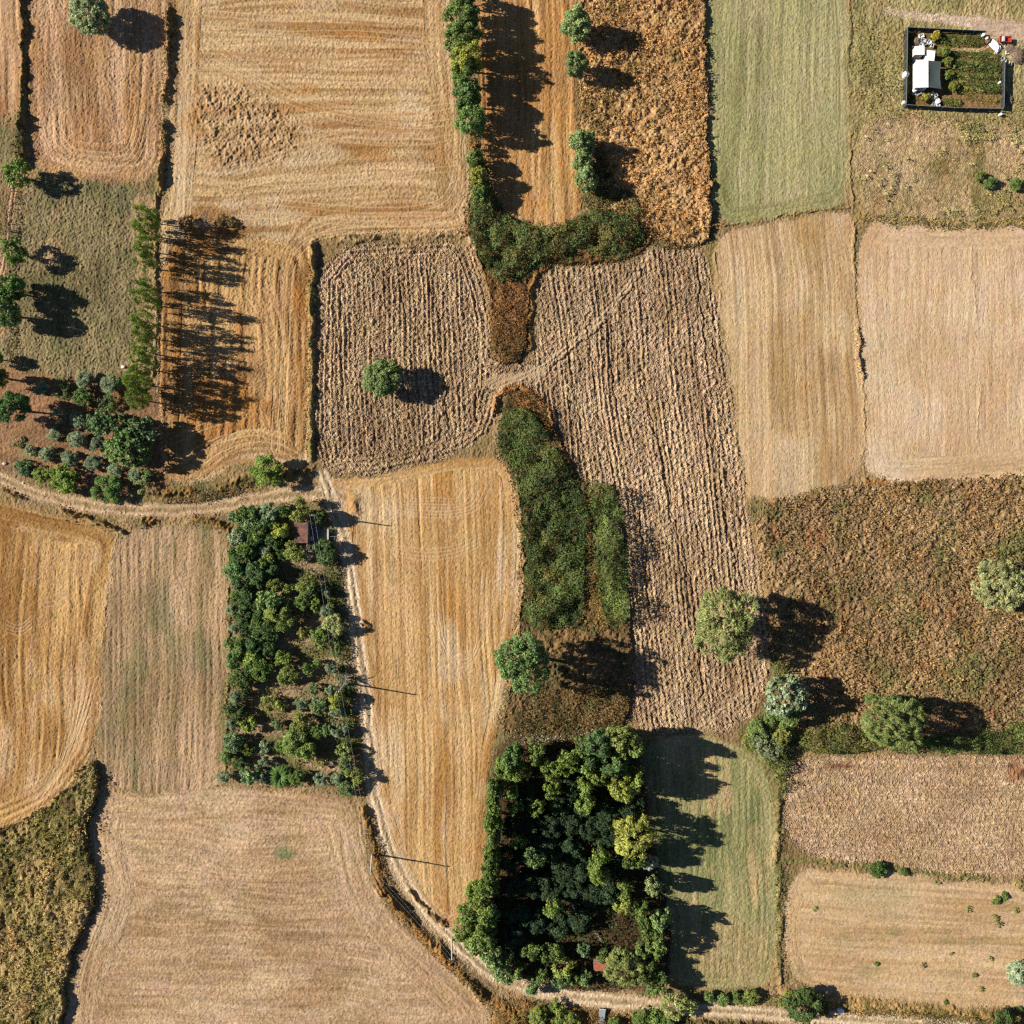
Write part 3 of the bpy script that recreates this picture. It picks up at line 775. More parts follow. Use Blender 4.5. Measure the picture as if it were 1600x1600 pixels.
_tree_n = 0
def tree(px, py, r_px, h, kind, col, label, cat='tree', group=None, name=None, bark=None):
    """px, py, r_px: where the photo shows the crown; h metres; stands on the ground below it"""
    global _tree_n
    _tree_n += 1
    rng = random.Random(_tree_n * 97 + int(px) * 3 + int(py))
    r = r_px / PX * 1.04
    var = rng.randrange(4)
    flat = KIND[kind]['flat']
    me, rc, Lc, Lr = crown_mesh(kind, r, var)
    sc = r / rc
    vz = float(np.clip((.47 if kind == 'airy' else .42) * h / (r * flat), .75, 3.6))              # crowns reach well down the trunk
    hz = r * flat * vz
    czw = max(h - hz * .98, hz * .55)                                # crown centre above the ground
    x, y = Wz(px, py, czw)
    k = (CAM_H - czw) / CAM_H
    sck = sc * k
    root = empty(name or {'tree': 'tree', 'bush': 'bush', 'shrub': 'shrub'}.get(cat, 'tree'), (x, y, ground_z(x, y) - .02), rng.uniform(0, 6.28), sck)
    tag(root, label, cat, group)
    cz = czw / sck
    L2 = Lc * np.array([1, 1, vz])
    link('trunk', trunk_mesh(kind, rc, var, max(1.0, h / sck), cz, L2, bark or M_BARK), root)
    j = 1 + rng.uniform(-.12, .12)
    cr = link('crown', me, root, np.asarray(col) * j * 1.3)
    cr.location = (0, 0, cz)
    cr.scale = (rng.uniform(.88, 1.14), rng.uniform(.88, 1.14), vz)
    return root

def bare_tree(px, py, r_px, h, label, group=None, mat=None, n=26, seed=1):
    rng = random.Random(seed)
    r = r_px / PX
    x, y = Wz(px, py, h * .6)
    root = empty('bare_tree', (x, y, ground_z(x, y) - .02)); tag(root, label, 'tree', group)
    mb = MB(); mb.tube([(0, 0, -.2), (.05, .02, h * .25), (.1, .05, h * .5)], [.16, .12, .07], 6)
    mb.build('trunk', mat or M_PALEBARK, root)
    mb = MB()
    for i in range(n):
        a = rng.uniform(0, 6.28); e = rng.uniform(.15, 1.2); l = r * rng.uniform(.6, 1.15)
        st = Vector((.08, .04, h * rng.uniform(.25, .5)))
        en = st + Vector((math.cos(a) * l * math.cos(e * .7), math.sin(a) * l * math.cos(e * .7), l * math.sin(e) * .9))
        mid = st.lerp(en, .5) + Vector((rng.uniform(-.1, .1) * l, rng.uniform(-.1, .1) * l, .05 * l))
        mb.tube([st, mid, en], [.06, .045, .015], 4)
        for q in range(4):
            s2 = mid.lerp(en, rng.random()); e2 = s2 + Vector((rng.uniform(-1, 1), rng.uniform(-1, 1), rng.uniform(-.1, .8))) * l * .28
            mb.tube([s2, e2], [.035, .012], 3)
    mb.build('branches', mat or M_PALEBARK, root)
    return root

def leaf_mass(name, poly, hmax, dens, leaf, cols, label=None, cat=None, group=None, kind=None, seed=1, edge=6.0, bump=.45, size=1.6, asp=.6, mottle=3.0, hmin=.15, rnd=2, thr=0.0, lit=1.22, rag=12.0):
    """a bramble / hedge / weed mass: a bumpy canopy of leaves standing on the ground inside poly (photo px)"""
    rng = np.random.RandomState(seed)
    poly = chaikin(poly, rnd) if rnd else np.asarray(poly, float)
    a, b = poly.min(0), poly.max(0)
    n0 = int((b[0] - a[0]) * (b[1] - a[1]) / PX ** 2 * dens)
    p = a + rng.rand(n0, 2) * (b - a)
    jit = rag * (vn(p[:, 0] / 26, p[:, 1] / 26, seed + 3) - .5) + rag * .7 * (vn(p[:, 0] / 9, p[:, 1] / 9, seed + 4) - .5) + 2.5 * rng.normal(size=n0)
    m = inside(poly, p[:, 0] + jit, p[:, 1] + jit)
    p = p[m]
    d, _ = dist_poly(poly, p[:, 0], p[:, 1])
    x = (p[:, 0] - 800) / PX; y = (800 - p[:, 1]) / PX
    def canopy(x, y, d):
        n1 = vn(x / size, y / size, seed + 10); n2 = vn(x / (size * .4), y / (size * .4), seed + 11); n3 = fbm(x / (size * 4), y / (size * 4), seed + 12, 2)
        e = sst(0, edge, d)
        return hmin + (hmax - hmin) * (.25 + .75 * e) * np.clip(1 - bump + bump * 2.0 * (sst(.12, .88, n1) * .68 + n2 * .32) + .7 * (n3 - .5) - .25 * bump, .08, 1.5)
    H = canopy(x, y, d)
    if thr:
        cl = .6 * vn(x / size, y / size, seed + 10) + .4 * vn(x / 5, y / 5, seed + 14)
        keep = cl > thr
        x, y, d, H, p = x[keep], y[keep], d[keep], H[keep], p[keep]
    ep = .25
    gxn = (canopy(x + ep, y, d) - H) / ep; gyn = (canopy(x, y + ep, d) - H) / ep
    ed = np.exp(-d / edge * 2)
    n = len(x)
    depth = rng.rand(n) ** 1.7
    z = H * (1 - .55 * depth)
    gz = HGT[(np.clip(((y + EXT) / STEP).astype(int), 0, NG - 1) * NG + np.clip(((x + EXT) / STEP).astype(int), 0, NG - 1))]
    C = np.stack([x, y, z + np.minimum(gz, .3) * .5], 1)
    Nr = np.stack([-gxn * .7, -gyn * .7, np.ones(n)], 1) + .55 * rng.normal(size=(n, 3))
    V, F = leaf_quads(C, Nr, leaf * (.6 + .8 * rng.rand(n)), rng, asp)
    t = sst(.3, .7, .6 * fbm(x / mottle, y / mottle, seed + 20, 2) + .25 * vn(x / .5, y / .5, seed + 21) + .15 * rng.rand(n))
    cs = [fol(c) for c in cols]
    c = cs[0][None, :] + (cs[1] - cs[0])[None, :] * t[:, None]
    if len(cs) > 2:
        t2 = sst(.55, .72, fbm(x / (mottle * 1.4) + 30, y / (mottle * 1.4), seed + 30, 3)) * (.5 + .5 * rng.rand(n))
        c = c + (cs[2][None, :] - c) * t2[:, None]
    col = lit * leaf_cols(n, rng, .55, .18) * np.repeat(c, 4, axis=0)
    me = np_mesh(name, V, F, M_LEAF, col)
    o = link(name, me)
    tag(o, label, cat, group, kind)
    return o
ORD = ['first','second','third','fourth','fifth','sixth','seventh','eighth','ninth','tenth','eleventh','twelfth','thirteenth','fourteenth','fifteenth','sixteenth','seventeenth','eighteenth','nineteenth','twentieth']
# ------------------------------------------------------------------ scrub masses, hedges and weeds
G1, G2, G3 = (96, 112, 58), (58, 76, 42), (132, 128, 62)
leaf_mass('bramble_thicket', [(738,244),(758,252),(770,296),(792,340),(846,360),(900,344),(922,326),(950,330),(1000,352),(1012,380),(970,402),(900,398),(848,408),(830,424),(814,440),(780,446),(764,430),(744,400),(730,366)], 2.4, 40, .36,
          [(106,124,66), (56,74,40), (124,118,64)], 'dark green bramble thicket where the hedge turns right below the orange strip', 'thicket', seed=2, bump=.75, size=2.4)
leaf_mass('bramble_thicket', [(908,300),(918,292),(932,250),(948,240),(958,280),(990,306),(1010,344),(990,362),(950,340),(916,330)], 2.2, 34, .36,
          [(110,114,62), (70,76,42), (140,110,64)], 'dark scrub rising from the thicket towards the pale round willows', 'thicket', seed=46, bump=.8, size=2.2)
leaf_mass('hedge', [(736,200),(750,200),(756,250),(766,300),(772,346),(740,360),(736,300),(732,250)], 3.2, 44, .34, [(118,138,76), (72,92,50), (150,146,76)], 'green lower end of the tall hedgerow running down into the dark thicket', 'hedge', seed=47, edge=3, bump=.6, size=2.2)
leaf_mass('bramble_thicket', [(772,440),(818,436),(826,470),(824,556),(794,572),(774,548),(766,500)], 1.3, 30, .32,
          [(158,112,66), (98,74,44), (96,92,50)], 'rusty brown scrub tongue between the two ploughed fields', 'thicket', seed=3, bump=.6)
leaf_mass('bramble_thicket', [(782,650),(800,630),(832,640),(862,690),(904,758),(922,790),(918,850),(914,930),(914,982),(850,988),(818,972),(818,860),(804,734),(776,706)], 2.3, 40, .36,
          [(104,124,62), (56,76,40), (124,126,62)], 'long dark green bramble thicket right of the golden field', 'thicket', seed=4, bump=.75, size=2.6)
leaf_mass('bramble_thicket', [(916,830),(926,820),(934,880),(946,960),(956,984),(922,990),(914,900)], 1.6, 30, .32,
          [(170,136,74), (112,92,52), (108,108,58)], 'brown and olive strip between the long thicket and the tall scrub ridge', 'thicket', seed=45, bump=.7)
leaf_mass('bramble_thicket', [(914,776),(936,752),(962,760),(974,860),(984,960),(970,980),(946,978),(932,900),(934,820)], 4.2, 46, .36,
          [(120,138,70), (70,90,44), (100,112,56)], 'tall green scrub ridge along the right side of the bramble thicket', 'thicket', seed=5, edge=2.5, bump=.6, size=2.4)
leaf_mass('bramble_thicket', [(790,614),(812,604),(842,616),(864,662),(858,690),(838,650),(806,634),(786,660)], 1.2, 26, .32,
          [(170,116,66), (112,78,44), (120,96,54)], 'rusty scrub fringe capping the top of the long bramble thicket', 'thicket', seed=6, bump=.6)
leaf_mass('bramble_thicket', [(826,1076),(900,1062),(982,1064),(986,1138),(900,1146),(800,1150),(796,1110)], 1.2, 26, .32,
          [(142,112,70), (92,82,48), (92,98,54)], 'brown and olive scrub between the big shade tree and the dark wood', 'thicket', seed=7, bump=.6)
leaf_mass('flowering_scrub', [(786,1148),(850,1140),(920,1128),(950,1132),(930,1152),(860,1162),(792,1168)], 1.0, 24, .28,
          [(190,176,150), (104,92,60), (84,86,48)], 'pale seeding scrub along the top edge of the dark wood', 'scrub', seed=8, bump=.6)
leaf_mass('hedge', [(1240,1136),(1290,1124),(1340,1130),(1380,1146),(1430,1150),(1430,1176),(1380,1172),(1300,1178),(1244,1174)], 2.2, 38, .34,
          [(126,130,62), (74,86,42), (110,114,56)], 'olive bramble hedge left of the pale feathery tree', 'hedge', seed=9)
leaf_mass('hedge', [(1416,1150),(1440,1140),(1500,1146),(1540,1136),(1570,1128),(1660,1126),(1660,1178),(1600,1178),(1530,1178),(1440,1172)], 2.4, 38, .34,
          [(116,134,62), (68,88,42), (134,132,64)], 'green hedge running off the right side above the pale ploughed field', 'hedge', seed=10)
leaf_mass('hedge', [(1204,1030),(1222,1026),(1230,1052),(1216,1070),(1204,1062)], 3.0, 44, .34, [(140,150,72), (92,108,52)], 'short bright green hedge end above the grey-green tree', 'hedge', seed=11)
leaf_mass('hedge', [(1146,1150),(1180,1130),(1196,1100),(1212,1108),(1240,1130),(1244,1160),(1232,1190),(1220,1250),(1208,1206),(1180,1180)], 2.4, 40, .34, [(136,144,74), (80,96,48), (156,146,78)], 'green hedge corner beside the mown strip right of the dark wood', 'hedge', seed=12)
leaf_mass('hedge', [(508,862),(518,862),(526,930),(532,1000),(540,1060),(552,1150),(560,1226),(550,1228),(540,1150),(528,1062),(518,990),(512,930)], 2.3, 48, .32, [(104,122,58), (70,88,44)], 'narrow green hedge along the lane side of the orchard', 'hedge', seed=13)
leaf_mass('hedge', [(350,1060),(359,1060),(358,1120),(355,1180),(347,1180),(350,1120)], 1.2, 36, .26, [(140,136,62), (104,108,52)], 'thin yellow-green hedge on the left side of the lower orchard', 'hedge', seed=14, edge=3)
leaf_mass('hedge', [(1212,1190),(1219,1190),(1218,1260),(1217,1330),(1222,1420),(1222,1530),(1214,1530),(1212,1420),(1210,1330),(1209,1260)], 1.1, 26, .26, [(112,112,54), (74,80,42), (160,128,72)], 'ragged weedy hedge between the mown strip and the pale fields', 'hedge', seed=15, edge=3, bump=.7)
leaf_mass('hedge', [(256,-60),(270,-60),(270,60),(266,120),(258,200),(252,284),(242,284),(250,200),(256,120),(262,60)], 1.1, 18, .28, [(150,112,66), (96,84,46), (110,106,54)], 'scraggy brown hedge dividing the two stubble fields at the upper left', 'hedge', seed=16, edge=3, bump=.8)
leaf_mass('hedge', [(248,776),(290,770),(340,764),(384,750),(396,756),(360,774),(300,786),(256,788)], 1.4, 28, .30, [(98,98,48), (66,70,38), (150,114,62)], 'dark scrubby hedge on the upper side of the curving track', 'hedge', seed=17, edge=4, bump=.6)
leaf_mass('hedge', [(486,388),(492,388),(491,480),(489,560),(490,640),(492,712),(486,712),(484,640),(483,560),(485,480)], 1.0, 26, .24, [(118,114,56), (84,90,46), (156,128,70)], 'low straight hedge on the left side of the small ploughed field', 'hedge', seed=18, edge=2.5, bump=.5)
leaf_mass('hedge', [(1060,1556),(1110,1552),(1180,1556),(1232,1552),(1236,1568),(1170,1572),(1090,1568)], 1.3, 26, .28, [(116,122,58), (74,86,44), (150,128,72)], 'low green hedge between the mown strip and the pale bottom track', 'hedge', seed=19, edge=4, bump=.6)
leaf_mass('hedge', [(1440,1582),(1500,1578),(1560,1582),(1660,1590),(1660,1640),(1480,1620),(1440,1600)], 1.3, 28, .28, [(120,112,52), (80,82,42), (160,124,66)], 'olive verge hedge at the bottom right corner below the last stubble', 'hedge', seed=20, edge=4, bump=.6)
leaf_mass('hedge', [(1080,1592),(1150,1596),(1240,1602),(1300,1606),(1300,1650),(1080,1650)], 1.3, 30, .28, [(110,114,54), (66,76,40)], 'dark hedge along the bottom edge under the pale track', 'hedge', seed=21, edge=4)
leaf_mass('hedge', [(30,180),(42,186),(44,250),(36,266),(26,256)], 1.5, 30, .28, [(112,88,52), (74,66,40)], 'brown bramble clump on the bank right of the small olive patch', 'hedge', seed=22, edge=4)
leaf_mass('hedge', [(14,296),(28,290),(32,330),(26,372),(18,440),(24,520),(36,560),(20,574),(8,520),(6,430),(12,360)], 1.1, 22, .28, [(120,104,58), (78,76,42), (110,112,56)], 'ragged brown hedge beside the footpath on the left edge', 'hedge', seed=23, edge=4, bump=.8)

TW = [(184,148,98), (126,104,64), (106,116,62)]
leaf_mass('weeds', [(1176,790),(1270,772),(1356,760),(1440,757),(1600,740),(1700,730),(1700,1150),(1600,1140),(1440,1148),(1246,1142),(1218,1080),(1206,1000),(1194,890)], .95, 11, .40, TW, 'brown and olive weeds covering the rough field', None, kind='stuff', seed=31, bump=.75, size=1.0, hmin=.15, mottle=5)
leaf_mass('weeds', [(904,-60),(1094,-60),(1102,120),(1108,280),(1108,356),(1100,378),(1040,384),(1000,360),(930,318),(912,240)], 1.3, 13, .40, [(220,166,104), (168,122,72), (136,116,66)], 'tall orange brown weeds', None, kind='stuff', seed=32, bump=.9, size=1.1, hmin=.2, mottle=4, edge=2)
leaf_mass('weeds', [(1334,196),(1420,186),(1580,200),(1700,184),(1700,346),(1560,350),(1430,348),(1342,334)], .7, 26, .30, [(214,200,140), (166,156,92), (112,122,64)], 'pale and green weed clumps in the rough meadow', None, kind='stuff', seed=33, bump=.8, size=1.3, hmin=.15, mottle=3, thr=.60)
leaf_mass('weeds', [(-60,1340),(60,1282),(124,1218),(154,1190),(158,1214),(138,1268),(132,1310),(152,1374),(138,1430),(110,1480),(98,1560),(90,1660),(-60,1660)], 1.9, 14, .38, [(176,160,86), (92,96,46), (222,180,124)], 'olive and straw coloured tall weeds on the bank', None, kind='stuff', seed=34, bump=1.0, size=1.7, hmin=.6, mottle=5, edge=3)
leaf_mass('weeds', [(760,1560),(830,1566),(940,1584),(1060,1600),(1060,1660),(800,1660)], 1.0, 20, .32, [(182,132,70), (104,90,46), (98,98,48)], 'gold and brown roadside weeds', None, kind='stuff', seed=35, bump=.8, hmin=.2, mottle=2.5)
leaf_mass('weeds', [(1230,1556),(1320,1566),(1420,1576),(1500,1582),(1440,1596),(1300,1582),(1230,1574)], .9, 20, .30, [(204,164,104), (146,116,64), (112,104,54)], 'straw coloured weeds on the verge', None, kind='stuff', seed=36, bump=.9, hmin=.15, mottle=2.5, edge=3)
leaf_mass('weeds', [(572,1262),(586,1300),(596,1350),(606,1392),(640,1428),(690,1482),(740,1534),(790,1572),(776,1584),(720,1536),(660,1476),(598,1404),(582,1350),(568,1290)], 1.0, 22, .30, [(172,118,62), (110,86,46), (104,96,48)], 'rusty weeds on the roadside bank', None, kind='stuff', seed=37, bump=.9, hmin=.2, mottle=2.5, edge=3)
leaf_mass('weeds', [(1344,334),(1430,344),(1600,344),(1700,346),(1700,362),(1600,360),(1430,356),(1344,350)], .7, 20, .30, [(176,156,92), (116,108,58), (96,98,50)], 'weedy verge below the rough meadow', None, kind='stuff', seed=38, bump=.9, hmin=.1, mottle=2.5, edge=3)
leaf_mass('weeds', [(920,322),(960,326),(1008,350),(1100,382),(1060,392),(1016,386),(1000,352)], .8, 20, .32, [(140,112,62), (96,92,48), (96,100,50)], 'dull brown weeds at the foot of the orange field', None, kind='stuff', seed=39, bump=.9, hmin=.15, mottle=2.5, edge=3)
leaf_mass('weeds', [(900,120),(930,124),(940,200),(950,260),(1010,300),(980,330),(930,310),(912,240)], 1.0, 18, .34, [(128,112,62), (92,86,46), (150,112,66)], 'dull green weeds right of the pale round trees', None, kind='stuff', seed=40, bump=.9, hmin=.2, mottle=2.5, edge=3)
leaf_mass('weeds', [(362,808),(420,784),(510,782),(530,850),(548,1000),(564,1180),(564,1226),(500,1232),(348,1222),(354,1100),(358,900)], 0.7, 16, .30, [(104,112,58), (76,86,44), (150,126,76)], 'patchy weeds under the orchard trees', None, kind='stuff', seed=41, bump=.8, hmin=.15, mottle=3, thr=.44)
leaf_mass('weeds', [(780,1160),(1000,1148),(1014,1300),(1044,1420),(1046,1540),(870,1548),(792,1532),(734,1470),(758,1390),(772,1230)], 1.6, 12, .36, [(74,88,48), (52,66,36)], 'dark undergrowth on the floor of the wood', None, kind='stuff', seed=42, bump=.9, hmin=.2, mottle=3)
leaf_mass('weeds', [(1336,20),(1412,60),(1408,176),(1560,184),(1600,150),(1660,170),(1660,200),(1334,200),(1334,80)], .4, 8, .30, [(164,146,84), (122,114,58)], 'short olive weeds round the fenced garden', None, kind='stuff', seed=43, bump=1.0, hmin=.02, mottle=3)

# ------------------------------------------------------------------ single trees and bushes (px, py, r px, height m)
PALE, MID, DARK, YEL, GREY, BRI, OLI = [fol(c) for c in ((156,168,124), (122,142,78), (78,102,62), (180,174,84), (158,172,138), (138,162,74), (138,142,76))]
tree(142, 20, 31, 7.5, 'dense', PALE, 'pale grey-green willow standing alone in the upper left stubble field', cat='tree')
tree(597, 590, 33, 7.2, 'dense', fol((134,154,92)), 'round mid green tree alone in the small ploughed field')
tree(818, 1033, 43, 17.0, 'round', fol((124,152,92)), 'tall full green tree at the right edge of the golden field above the wood')
tree(1135, 972, 44, 13.5, 'feather', fol((146,152,96)), 'big yellow-green tree at the lower right edge of the large ploughed field')
tree(1562, 914, 37, 7.5, 'loose', fol((166,168,114)), 'pale yellow-green spreading tree at the right side of the weedy brown field')
tree(1228, 1088, 31, 9.5, 'bigleaf', fol((150,164,130)), 'silvery grey-green tree on the hedge below the big yellow-green tree')
tree(1395, 1128, 44, 12.5, 'feather', fol((136,150,86)), 'feathery light green tree rising from the hedge under the weedy field')
tree(1592, 1520, 20, 4.0, 'dense', GREY, 'small grey-green tree at the right edge of the last stubble field')
tree(420, 735, 22, 4.5, 'loose', BRI, 'bright green bush on the verge just above the curving track', cat='bush')
tree(1370, 1357, 13, 1.8, 'shrub', fol((92,118,58)), 'dark green round bush on the weedy line between the two right fields', cat='bush')
tree(1412, 1361, 6, .9, 'shrub', fol((92,118,58)), 'tiny dark bush on the weedy line right of a bigger round bush', cat='bush')
tree(1252, 1566, 24, 4.0, 'loose', fol((84,104,56)), 'dark green bush at the lower end of the ragged hedge by the bottom track', cat='bush')
tree(1232, 1560, 13, 3.0, 'shrub', OLI, 'olive bush touching a dark green bush by the bottom track', cat='bush')
tree(1284, 1574, 10, 1.8, 'shrub', fol((98,112,58)), 'low dark bush on the verge between the dark green bush and the white box', cat='bush')
tree(1566, 1592, 15, 2.6, 'round', fol((84,104,54)), 'dark green bush at the bottom right corner beside the verge hedge', cat='bush')
tree(1206, 1120, 12, 3.5, 'shrub', MID, 'small green bush left of the silvery grey-green tree', cat='bush')
tree(1184, 1142, 14, 4.0, 'round', MID, 'dark leafy bush in the clump left of the silvery tree', cat='bush')
tree(1220, 1150, 15, 3.6, 'shrub', OLI, 'olive bush low in the hedge clump beneath the silvery tree', cat='bush')
tree(1198, 1162, 20, 4.0, 'thin', fol((150,160,120)), 'thin greyish bush with bare twigs at the hedge corner', cat='bush')
tree(1176, 1160, 13, 2.5, 'shrub', OLI, 'olive bush at the top of the mown strip', cat='bush')
tree(1230, 1118, 15, 5.0, 'round', MID, 'mid green tree tucked below the silvery grey-green tree')
bare_tree(1204, 1176, 13, 3.6, 'leafless grey shrub at the hedge corner below a thin greyish bush', seed=5)
bare_tree(318, 348, 20, 4.5, 'leafless pinkish brown tree with a wide dark shadow in the left stubble field', mat=M_TWIG, n=44, seed=3)
tree(290, 352, 11, 2.0, 'thin', fol((150,108,62)), 'brown withered bush left of the leafless pinkish brown tree', cat='bush')
tree(350, 350, 11, 1.8, 'thin', fol((120,100,60)), 'dull brown bush right of the leafless pinkish brown tree', cat='bush')

# the hedgerow of tall trees at the top
hr = [(724,26,24,8.5,MID,'round','rounded mid green'),(722,58,24,9.0,MID,'round','full mid green'),(726,92,25,9.5,fol((166,170,78)),'loose','yellow-green'),(726,118,18,8.0,MID,'round','narrow mid green'),
      (731,150,22,9.0,fol((112,142,80)),'round','dense deep green'),(736,186,20,8.5,fol((118,146,80)),'round','smaller deep green'),(741,226,9,4.0,fol((170,120,66)),'thin','withered brown'),(742,250,13,5.5,MID,'shrub','short green'),(748,276,13,5.5,fol((160,160,78)),'shrub','yellowish'),(750,304,13,4.0,MID,'shrub','low green')]
for i, (x, y, r, h, c, k, d) in enumerate(hr):
    nxt = 'at the top edge of the photo' if i == 0 else ('just below the ' + hr[i-1][6] + ' one')
    tree(x, y, r, h, k, c, f'{d} tree in the tall hedgerow, {nxt}', group='trees of the tall hedgerow left of the orange strip')
tree(724, -8, 18, 8.5, 'round', MID, 'green hedgerow tree cut off by the top edge of the photo', group='trees of the tall hedgerow left of the orange strip')
pw = fol((146,164,108))
for x, y, r, h, d in ((900,38,21,8.5,'largest and topmost'),(902,101,18,8.0,'second from top, standing clear'),(909,222,17,7.5,'third from top, above a smaller one'),(912,252,13,6.0,'smallest, squeezed between two'),(916,280,17,7.0,'lowest, nearest the bramble thicket')):
    tree(x, y, r, h, 'dense', pw, f'pale round willow by the orange strip, {d}', group='pale round willows right of the orange strip')
# left edge
lt = fol((122,148,74))
tree(30, 271, 17, 6.0, 'loose', lt, 'bright green tree at the top left corner of the dark olive meadow', group='trees down the left edge of the olive meadow')
tree(22, 392, 18, 6.5, 'loose', lt, 'green tree halfway down the left side of the dark olive meadow', group='trees down the left edge of the olive meadow')
tree(16, 452, 18, 7.0, 'round', fol((110,140,72)), 'green tree directly above a paler one on the left edge of the meadow', group='trees down the left edge of the olive meadow')
tree(10, 488, 23, 8.0, 'round', fol((128,150,92)), 'paler green tree cut by the left edge of the photo beside the meadow', group='trees down the left edge of the olive meadow')
tree(-2, 588, 12, 7.5, 'round', MID, 'dark tree mostly beyond the left edge above the small shrubs', group='trees down the left edge of the olive meadow')
tree(-4, 560, 10, 4.0, 'shrub', BRI, 'bright bush at the left edge below the meadow trees', cat='bush')
tree(18, 638, 24, 9.0, 'round', fol((96,128,74)), 'dense dark green tree at the left edge above the curving track')
bare_tree(14, 360, 8, 2.5, 'thin leafless shrub beside the footpath on the left edge', seed=9, n=14)

# poplars on the right side of the olive meadow
PL = [(231,338,12,9),(231,358,13,10),(230,384,13,10),(230,410,13,10.5),(229,446,10,9),(229,468,13,11),(228,500,12,10.5),(228,522,13,11),(226,546,14,11),(222,572,17,11.5),(218,596,19,12),(216,622,18,11.5)]
for i, (x, y, r, h) in enumerate(PL):
    d = 'topmost of the row' if i == 0 else 'lowest and broad, above the walnuts' if i == 11 else ORD[i] + ' of the row from the top'
    tree(x, y, r, h, 'airy', fol((136,154,78)), f'light green feathery poplar, {d}', group='poplars between the olive meadow and the stubble', cat='tree')

for x, y, r, h, k, c, d in ((157,662,22,5.5,'bigleaf',fol((112,136,92)),'large-leaved dark green tree left of the others in the walnut clump'),(192,666,17,5.5,'bigleaf',DARK,'middle dark tree in the walnut clump below the poplars'),(222,672,20,6.5,'bigleaf',fol((112,132,90)),'dark walnut tree nearest the stubble below the broad poplar'),(206,700,30,7.0,'bigleaf',fol((96,122,68)),'biggest and lowest dark green tree of the walnut clump'),(182,700,16,4.5,'round',fol((124,148,84)),'mid green tree at the left side of the biggest walnut')):
    tree(x, y, r, h, k, c, d, group='walnut clump below the poplars')

def tone(c):
    r, g, b = c
    if b > .62 * g and g > 100: return 'grey-green'
    if r > .97 * g: return 'yellow-green'
    if g < 112: return 'dark green'
    if g > 150: return 'light green'
    return 'mid green'
def size(r): return 'tiny' if r <= 7 else 'small' if r <= 10 else 'medium' if r <= 13 else 'large'
def rows(items, bands, place, group, cat='tree', names=None):
    """items (x, y, r, h, kind, colour); label each one by its look and its place in its row, counted from the left"""
    for bi in range(len(bands) - 1):
        row = sorted([t for t in items if bands[bi] <= t[1] < bands[bi + 1]])
        for i, (x, y, r, h, k, c) in enumerate(row):
            form = {'feather':'feathery','loose':'open','bigleaf':'large-leaved','olive':'rounded','shrub':'bushy','thin':'sparse','airy':'airy','dense':'dense','round':'round'}[k]
            which = 'leftmost' if i == 0 else ('rightmost' if i == len(row) - 1 else f'{ORD[i]} from left')
            rw = (names[bi] if names else f'{ORD[bi]} row')
            tree(x, y, r, h, k, fol(c), f'{size(r)} {tone(c)} {form} {cat}, {which} in {rw} {place}', cat, group)

gg, dg, mg, yg, bg_, lg = (148,164,128), (84,108,62), (118,142,76), (150,160,80), (140,160,74), (164,170,96)
# young olives and shrubs in the brown plot at the left
rows([(133,592,12,2.4,'olive',gg),(172,600,13,2.6,'olive',gg),(65,607,9,1.6,'olive',gg),(97,609,13,1.6,'thin',(112,128,70)),(94,593,7,1.2,'thin',(120,128,74)),
      (130,620,15,2.4,'shrub',(98,122,66)),(168,628,12,2.0,'thin',(92,116,66)),(92,650,11,1.8,'thin',gg),(124,657,13,2.4,'olive',gg),(85,679,11,1.6,'olive',gg),(120,687,12,2.4,'olive',gg),(152,694,11,2.0,'olive',(130,146,116)),
      (48,703,9,1.0,'thin',(150,160,124)),(74,710,11,1.8,'olive',gg),(110,717,13,2.4,'olive',gg),(147,723,12,2.2,'olive',gg),(178,735,9,1.8,'olive',gg),(28,690,9,.9,'thin',(140,140,92)),
      (38,731,11,1.6,'shrub',(92,118,78)),(65,741,14,2.8,'shrub',(128,146,64)),(98,750,22,3.6,'loose',(126,148,64)),(168,764,18,3.2,'feather',(118,150,78)),(210,742,10,1.8,'olive',gg),(222,758,11,2.0,'thin',(140,148,92)),(165,752,10,1.8,'thin',(92,116,76)),(228,742,9,1.8,'thin',mg)],
     [560,603,640,668,698,726,800], 'of the brown plot', 'shrubs of the brown plot at the left', 'shrub')

